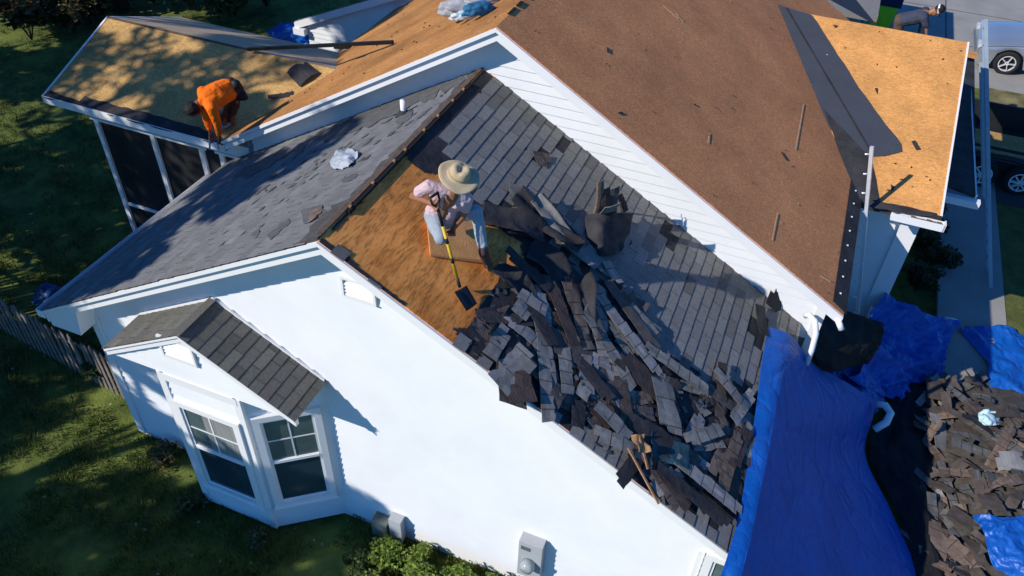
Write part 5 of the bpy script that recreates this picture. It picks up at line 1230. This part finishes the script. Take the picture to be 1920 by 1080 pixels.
flesh('boot', [[(anR, .048), (toR, .042)]], bpy.data.materials['brown_boot'], P, .008, 2)
fl_ = MB(); sd = fd.cross(nR).normalized(); s0 = toL+fd*.035-nR*.04
fl_.obox(s0-sd*.045-fd*.17, fd*.17, sd*.09, nR*.02); fl_.build('boot_sole', mat('pale_sole', (.6, .5, .42), .8, .1, 5, 0), P)
lump('hair', hd+up1*.03-fwd1.normalized()*.015, (.096, .098, .09), 0, mat('black_hair', (.012, .01, .009), .7, .3, 20, .3), P, .08, 4)
# straw hat
U = up1; X = U.cross(Vector((0, 1, 0))).normalized(); Y = U.cross(X); hc = hd+U*.075; mb = MB(); n = 48
prof_h = [(.200, -.012), (.19, -.002), (.165, .002), (.125, .004), (.108, .012), (.103, .05), (.092, .09), (.072, .112), (.045, .108), (.02, .098), (.0, .095)]
V = []
for (r, z) in prof_h:
    for i in range(n):
        a = 2*math.pi*i/n; wav = (.022*math.sin(2*a+.6)+.008*math.sin(5*a))*max(0, (r-.11)/.12); ox = 1.0 if r > .12 else 1+.0*math.cos(a)
        dent = -.022*math.exp(-((math.cos(a)*r)/.03)**2) if z > .085 else 0
        V.append(hc+X*r*math.cos(a)*1.0+Y*r*math.sin(a)*(.97 if r > .12 else .88)+U*(z+wav+dent))
m_ = len(prof_h)
mb.add(V, [(i*n+k, i*n+(k+1) % n, (i+1)*n+(k+1) % n, (i+1)*n+k) for i in range(m_-1) for k in range(n)])
M_straw = mat('straw', (.60, .47, .29), .8, .12, 3, .6, 120, stretch=(1, 1, 3)); ht = mb.build('straw_hat', M_straw, P, True); md = ht.modifiers.new('s', 'SOLIDIFY'); md.thickness = .005
mb = MB(); V = []
for z, r in ((.014, .1095), (.036, .1065)):
    for i in range(n): a = 2*math.pi*i/n; V.append(hc+X*r*math.cos(a)+Y*r*math.sin(a)*.89+U*z)
mb.add(V, [(k, (k+1) % n, n+(k+1) % n, n+k) for k in range(n)]); mb.build('hat_band', mat('straw_band', (.40, .28, .15), .8, .15, 8, .2), ht)
# shovel
sv_ = thing('shovel', bt, 'yellow shafted square shovel with black blade held by the kneeling man', 'shovel')
D = shaft_dir; pz = shaft_top-D*.035
mb = MB(); mb.tube([shaft_top+D*.02, shaft_top+D*.22], .017, 10); mb.build('shaft_sleeve', M_blkp, sv_, True)
mb = MB(); mb.tube([shaft_top+D*.22, bt-D*.10], .0165, 10); mb.build('shaft', mat('yellow_fibreglass', (.75, .48, .03), .45, .1, 8, 0), sv_, True)
mb = MB(); mb.tube([bt-D*.10, bt], .0175, 10); mb.build('socket', M_blkp, sv_, True)
for t in (.42, .66): mb = MB(); c = shaft_top.lerp(bt, t); mb.tube([c-D*.03, c+D*.03], .0175, 10); mb.build('shaft_band', M_blkp, sv_, True)
sx = D.cross(Vector((0, 0, 1))).normalized(); gh = MB(); gh.tube([shaft_top+D*.02, pz+sx*.05, pz-D*.07+sx*.055], .012, 8); gh.tube([shaft_top+D*.02, pz-sx*.05, pz-D*.07-sx*.055], .012, 8); gh.tube([pz-D*.07+sx*.06, pz-D*.07-sx*.06], .014, 8); gh.build('grip', M_blkp, sv_, True)
bl0, bl1, bl2, bl3 = RS(850, 549, .075), RS(873, 537, .07), RS(893, 571, .022), RS(873, 585, .022)
mb = MB(); rows = 6; V = []
for i in range(rows+1):
    a = bl0.lerp(bl3, i/rows); b = bl1.lerp(bl2, i/rows)
    for j in range(7): t = j/6; V.append(a.lerp(b, t)+nR*(.018*(2*t-1)**2))
mb.add(V, [(i*7+j, i*7+j+1, (i+1)*7+j+1, (i+1)*7+j) for i in range(rows) for j in range(6)]); o = mb.build('blade', mat('black_steel', (.02, .022, .03), .45, .25, 6, .1, metal=.3), sv_, True); md = o.modifiers.new('s', 'SOLIDIFY'); md.thickness = .004
# foam roofing wedge under his knee
wd = thing('roof_wedge', RS(850, 470, 0), 'tan orange kneeling wedge under the man in the straw hat', 'kneeling wedge')
a, b, c, d = RS(806, 482, .01), RS(912, 496, .01), RS(910, 425, .01), RS(799, 412, .01)
mb = MB(); lift = [.03, .06, .08, .04]; V = [a, b, c, d]+[p+Vector((0, 0, l)) for p, l in zip((a, b, c, d), lift)]
mb.add(V, [(0, 1, 2, 3), (7, 6, 5, 4), (0, 4, 5, 1), (1, 5, 6, 2), (2, 6, 7, 3), (3, 7, 4, 0)]); o = mb.build('foam', mat('orange_foam', (.62, .30, .11), .9, .15, 7, .3, 60), wd); md = o.modifiers.new('b', 'BEVEL'); md.width = .012; md.segments = 2
# ---- the worker in the orange shirt
ft1, ft2 = PF(422, 238, .04), PF(434, 232, .04)
P2 = thing('person', PF(428, 236, 0), 'worker in orange hooded top and dark trousers bending down to the porch eave', 'person')
hp = PF(431, 166, .86); nk = onray(PF, 381, 190, 1.0, hp, .50); h2 = onray(PF, 363, 205, .92, nk, .17)
sF = onray(PF, 380, 172, 1.0, nk, .19); sN = onray(PF, 397, 203, .95, nk, .19)
k1 = onray(PF, 418, 203, .46, ft1, .44); k2 = onray(PF, 440, 199, .46, ft2, .44)
eN = onray(PF, 407, 230, .62, sN, .27); hN = onray(PF, 411, 254, .30, eN, .25); eF = onray(PF, 387, 222, .62, sF, .29); hF = onray(PF, 394, 248, .32, eF, .25)
ax2 = (nk-hp).normalized(); dn = Vector((0, 0, -1)); up2 = (h2-nk).normalized(); f2 = Vector((-.2, -.2, -1))
ch = [[(hp, .11), (hp.lerp(nk, .5), .10), (nk-ax2*.05, .10)], [(nk, .05), (h2, .055)], [(sF, .055), (nk-ax2*.04, .06), (sN, .055)], [(sN, .045), (eN, .037), (hN, .025)], [(sF, .045), (eF, .037), (hF, .025)],
      [(hp+Vector((-.07, .05, -.02)), .085), (k1, .05), (ft1, .035)], [(hp+Vector((.07, .05, -.02)), .085), (k2, .05), (ft2, .035)]]
ch += head_ch(h2, up2, f2)+hand_loose(hN, (0, -.15, -1), (-1, 0, 0), 1, .9)+hand_loose(hF, (0, -.15, -1), (1, 0, 0), -1, .9)
flesh('body', ch, M_skin2, P2, .008, 2); eyes(h2, up2, f2, P2)
cr2 = (sN-sF).normalized()
flesh('hooded_top', [[(hp+ax2*.06-cr2*.08, .115), (hp.lerp(nk, .5)-cr2*.09, .125), (nk-ax2*.1-cr2*.09, .11)], [(hp+ax2*.06+cr2*.08, .115), (hp.lerp(nk, .5)+cr2*.08, .125), (nk-ax2*.1+cr2*.09, .11)], [(hp+ax2*.05+Vector((0, 0, .02)), .14), (hp.lerp(nk, .5)+Vector((0, 0, .03)), .14), (nk-ax2*.08, .13)],
     [(sF, .08), (nk-ax2*.05, .09), (sN, .08)], [(sN, .08), (eN, .062), (hN-(hN-eN)*.12, .042)], [(sF, .08), (eF, .062), (hF-(hF-eF)*.3, .045)], [(nk-ax2*.03, .075), (nk+ax2*.03, .065)]], mat('orange_cloth', (.95, .17, .004), .85, .06, 5, .2, 30), P2, .011, 2, .008, 8, 2)
flesh('trousers', [[(hp-cr2*.07-ax2*.03, .115), (hp+cr2*.07-ax2*.03, .115)], [(hp+Vector((-.07, .05, -.02)), .11), (hp.lerp(k1, .55)+Vector((0, .03, 0)), .09), (k1, .072), (ft1+Vector((0, 0, .10)), .056)], [(hp+Vector((.07, .05, -.02)), .11), (hp.lerp(k2, .55)+Vector((0, .03, 0)), .09), (k2, .072), (ft2+Vector((0, 0, .10)), .056)]],
      mat('dark_work_trousers', (.045, .032, .036), .9, .3, 6, .2), P2, .011, 2, .008, 8, 6)
for f_, in ((ft1,), (ft2,)): flesh('shoe', [[(f_+Vector((0, .03, .03)), .045), (f_+Vector((-.04, -.09, -.0)), .038)]], mat('grey_shoe', (.30, .34, .40), .7, .2, 8, .1), P2, .009, 1)
lump('hair', h2+up2*.03-f2.normalized()*.02, (.108, .112, .112), 0, bpy.data.materials['black_hair'], P2, .12, 5, 3)
lump('tool_pouch', PF(452, 181, .72), (.10, .08, .11), .3, mat('black_leather', (.012, .012, .014), .6, .2, 9, .1), P2, .1, 3)
lump('tool_pouch', PF(442, 160, .92), (.08, .07, .09), .3, bpy.data.materials['black_leather'], P2, .1, 3, 5)
nt_ = thing('nail_hammer', hF, 'dark hammer held at the eave by the orange shirted worker', 'hammer')
mb = MB(); a = hF+Vector((0, -.03, -.06)); mb.tube([a, a+Vector((-.02, -.05, -.22))], .014, 8); mb.build('handle', M_grey, nt_, True); mb = MB(); mb.bar(a+Vector((-.07, -.05, -.22)), a+Vector((.06, -.06, -.22)), .03, .03); mb.build('head', M_blkp, nt_)
# ---- third worker beyond the right wing
Q3 = lambda u, v, y: plane(u, v, (0, 1, 0), (0, y, 0)); Y3 = 14.0
hp3 = Q3(1688, 38, Y3); P3 = thing('person', (hp3.x, Y3, hp3.z-.9), 'worker in dark shirt and cap bending over beyond the orange roof ridge', 'person')
nk3 = Q3(1740, 26, Y3-.02); h3 = Q3(1758, 19, Y3-.02); sa, sb_ = nk3+Vector((-.06, -.17, -.04)), nk3+Vector((-.06, .17, .0))
ea, ha = Q3(1737, 50, Y3-.2), Q3(1737, 66, Y3-.22); eb_, hb_ = sb_+Vector((.02, 0, -.28)), sb_+Vector((.05, 0, -.52)); ax3 = (nk3-hp3).normalized(); up3 = (h3-nk3).normalized(); f3 = Vector((.2, -.4, -1))
ka, kb = hp3+Vector((.06, -.1, -.45)), hp3+Vector((.06, .12, -.45)); fa, fb_ = hp3+Vector((0, -.1, -.86)), hp3+Vector((0, .12, -.86))
ch = [[(hp3, .12), (hp3.lerp(nk3, .5), .11), (nk3-ax3*.05, .10)], [(nk3, .055), (h3, .06)], [(sa, .06), (nk3-ax3*.05, .06), (sb_, .06)], [(sa, .05), (ea, .04), (ha, .028)], [(sb_, .05), (eb_, .04), (hb_, .028)], [(hp3, .09), (ka, .055), (fa, .04), (fa+Vector((.15, 0, -.01)), .035)], [(hp3, .09), (kb, .055), (fb_, .04), (fb_+Vector((.15, 0, -.01)), .035)]]
ch += head_ch(h3, up3, f3)+hand_loose(ha, (0, 0, -1), (0, 1, 0), 1, .8)+hand_loose(hb_, (0, 0, -1), (0, -1, 0), -1, .8)
flesh('body', ch, M_skin, P3, .01, 2); eyes(h3, up3, f3, P3)
flesh('shirt', [[(hp3+ax3*.05-Vector((0, .06, 0)), .13), (hp3.lerp(nk3, .55)-Vector((0, .07, 0)), .14), (nk3-ax3*.1-Vector((0, .07, 0)), .115)], [(hp3+ax3*.05+Vector((0, .06, 0)), .13), (nk3-ax3*.1+Vector((0, .07, 0)), .115)], [(sa, .085), (nk3-ax3*.06, .085), (sb_, .085)], [(sa, .085), (sa.lerp(ea, .8), .075)], [(sb_, .085), (sb_.lerp(eb_, .8), .075)]], mat('navy_cloth', (.045, .055, .085), .9, .15, 5, .2), P3, .013, 2, .008, 7, 4)
flesh('trousers', [[(hp3-Vector((0, .06, 0)), .13), (hp3+Vector((0, .06, 0)), .13)], [(hp3-Vector((0, .06, .05)), .115), (ka, .08), (fa+Vector((0, 0, .08)), .06)], [(hp3-Vector((0, -.06, .05)), .115), (kb, .08), (fb_+Vector((0, 0, .08)), .06)]], mat('brown_trousers', (.10, .065, .05), .9, .2, 6, .2), P3, .013, 2)
lump('cap', h3+up3*.05-f3.normalized()*.0, (.105, .108, .10), 0, mat('cap_black', (.02, .014, .018), .8, .2, 6, .1), P3, .03, 2)
mb = MB(); fq = f3.normalized(); c0 = h3+up3*.055; xx = up3.cross(fq).normalized(); V = [c0+xx*.075*math.cos(t)+fq*(.09+.08*math.sin(t)) for t in [i*math.pi/10 for i in range(11)]]; mb.prism(V, up3*.008); mb.build('cap_peak', bpy.data.materials['cap_black'], P3)
mb = MB(); V = []
for z in (.0, .035):
    for i in range(24): a = 2*math.pi*i/24; V.append(h3+up3*(.015+z)+xx*.106*math.cos(a)+fq*.108*math.sin(a))
mb.add(V, [(k, (k+1) % 24, 24+(k+1) % 24, 24+k) for k in range(24)]); mb.build('cap_band', M_trim, P3)
MB().box((4.4, 13.7, hp3.z-.93), (6.0, 15.5, hp3.z-.90)).build('roof', M_felt, H)
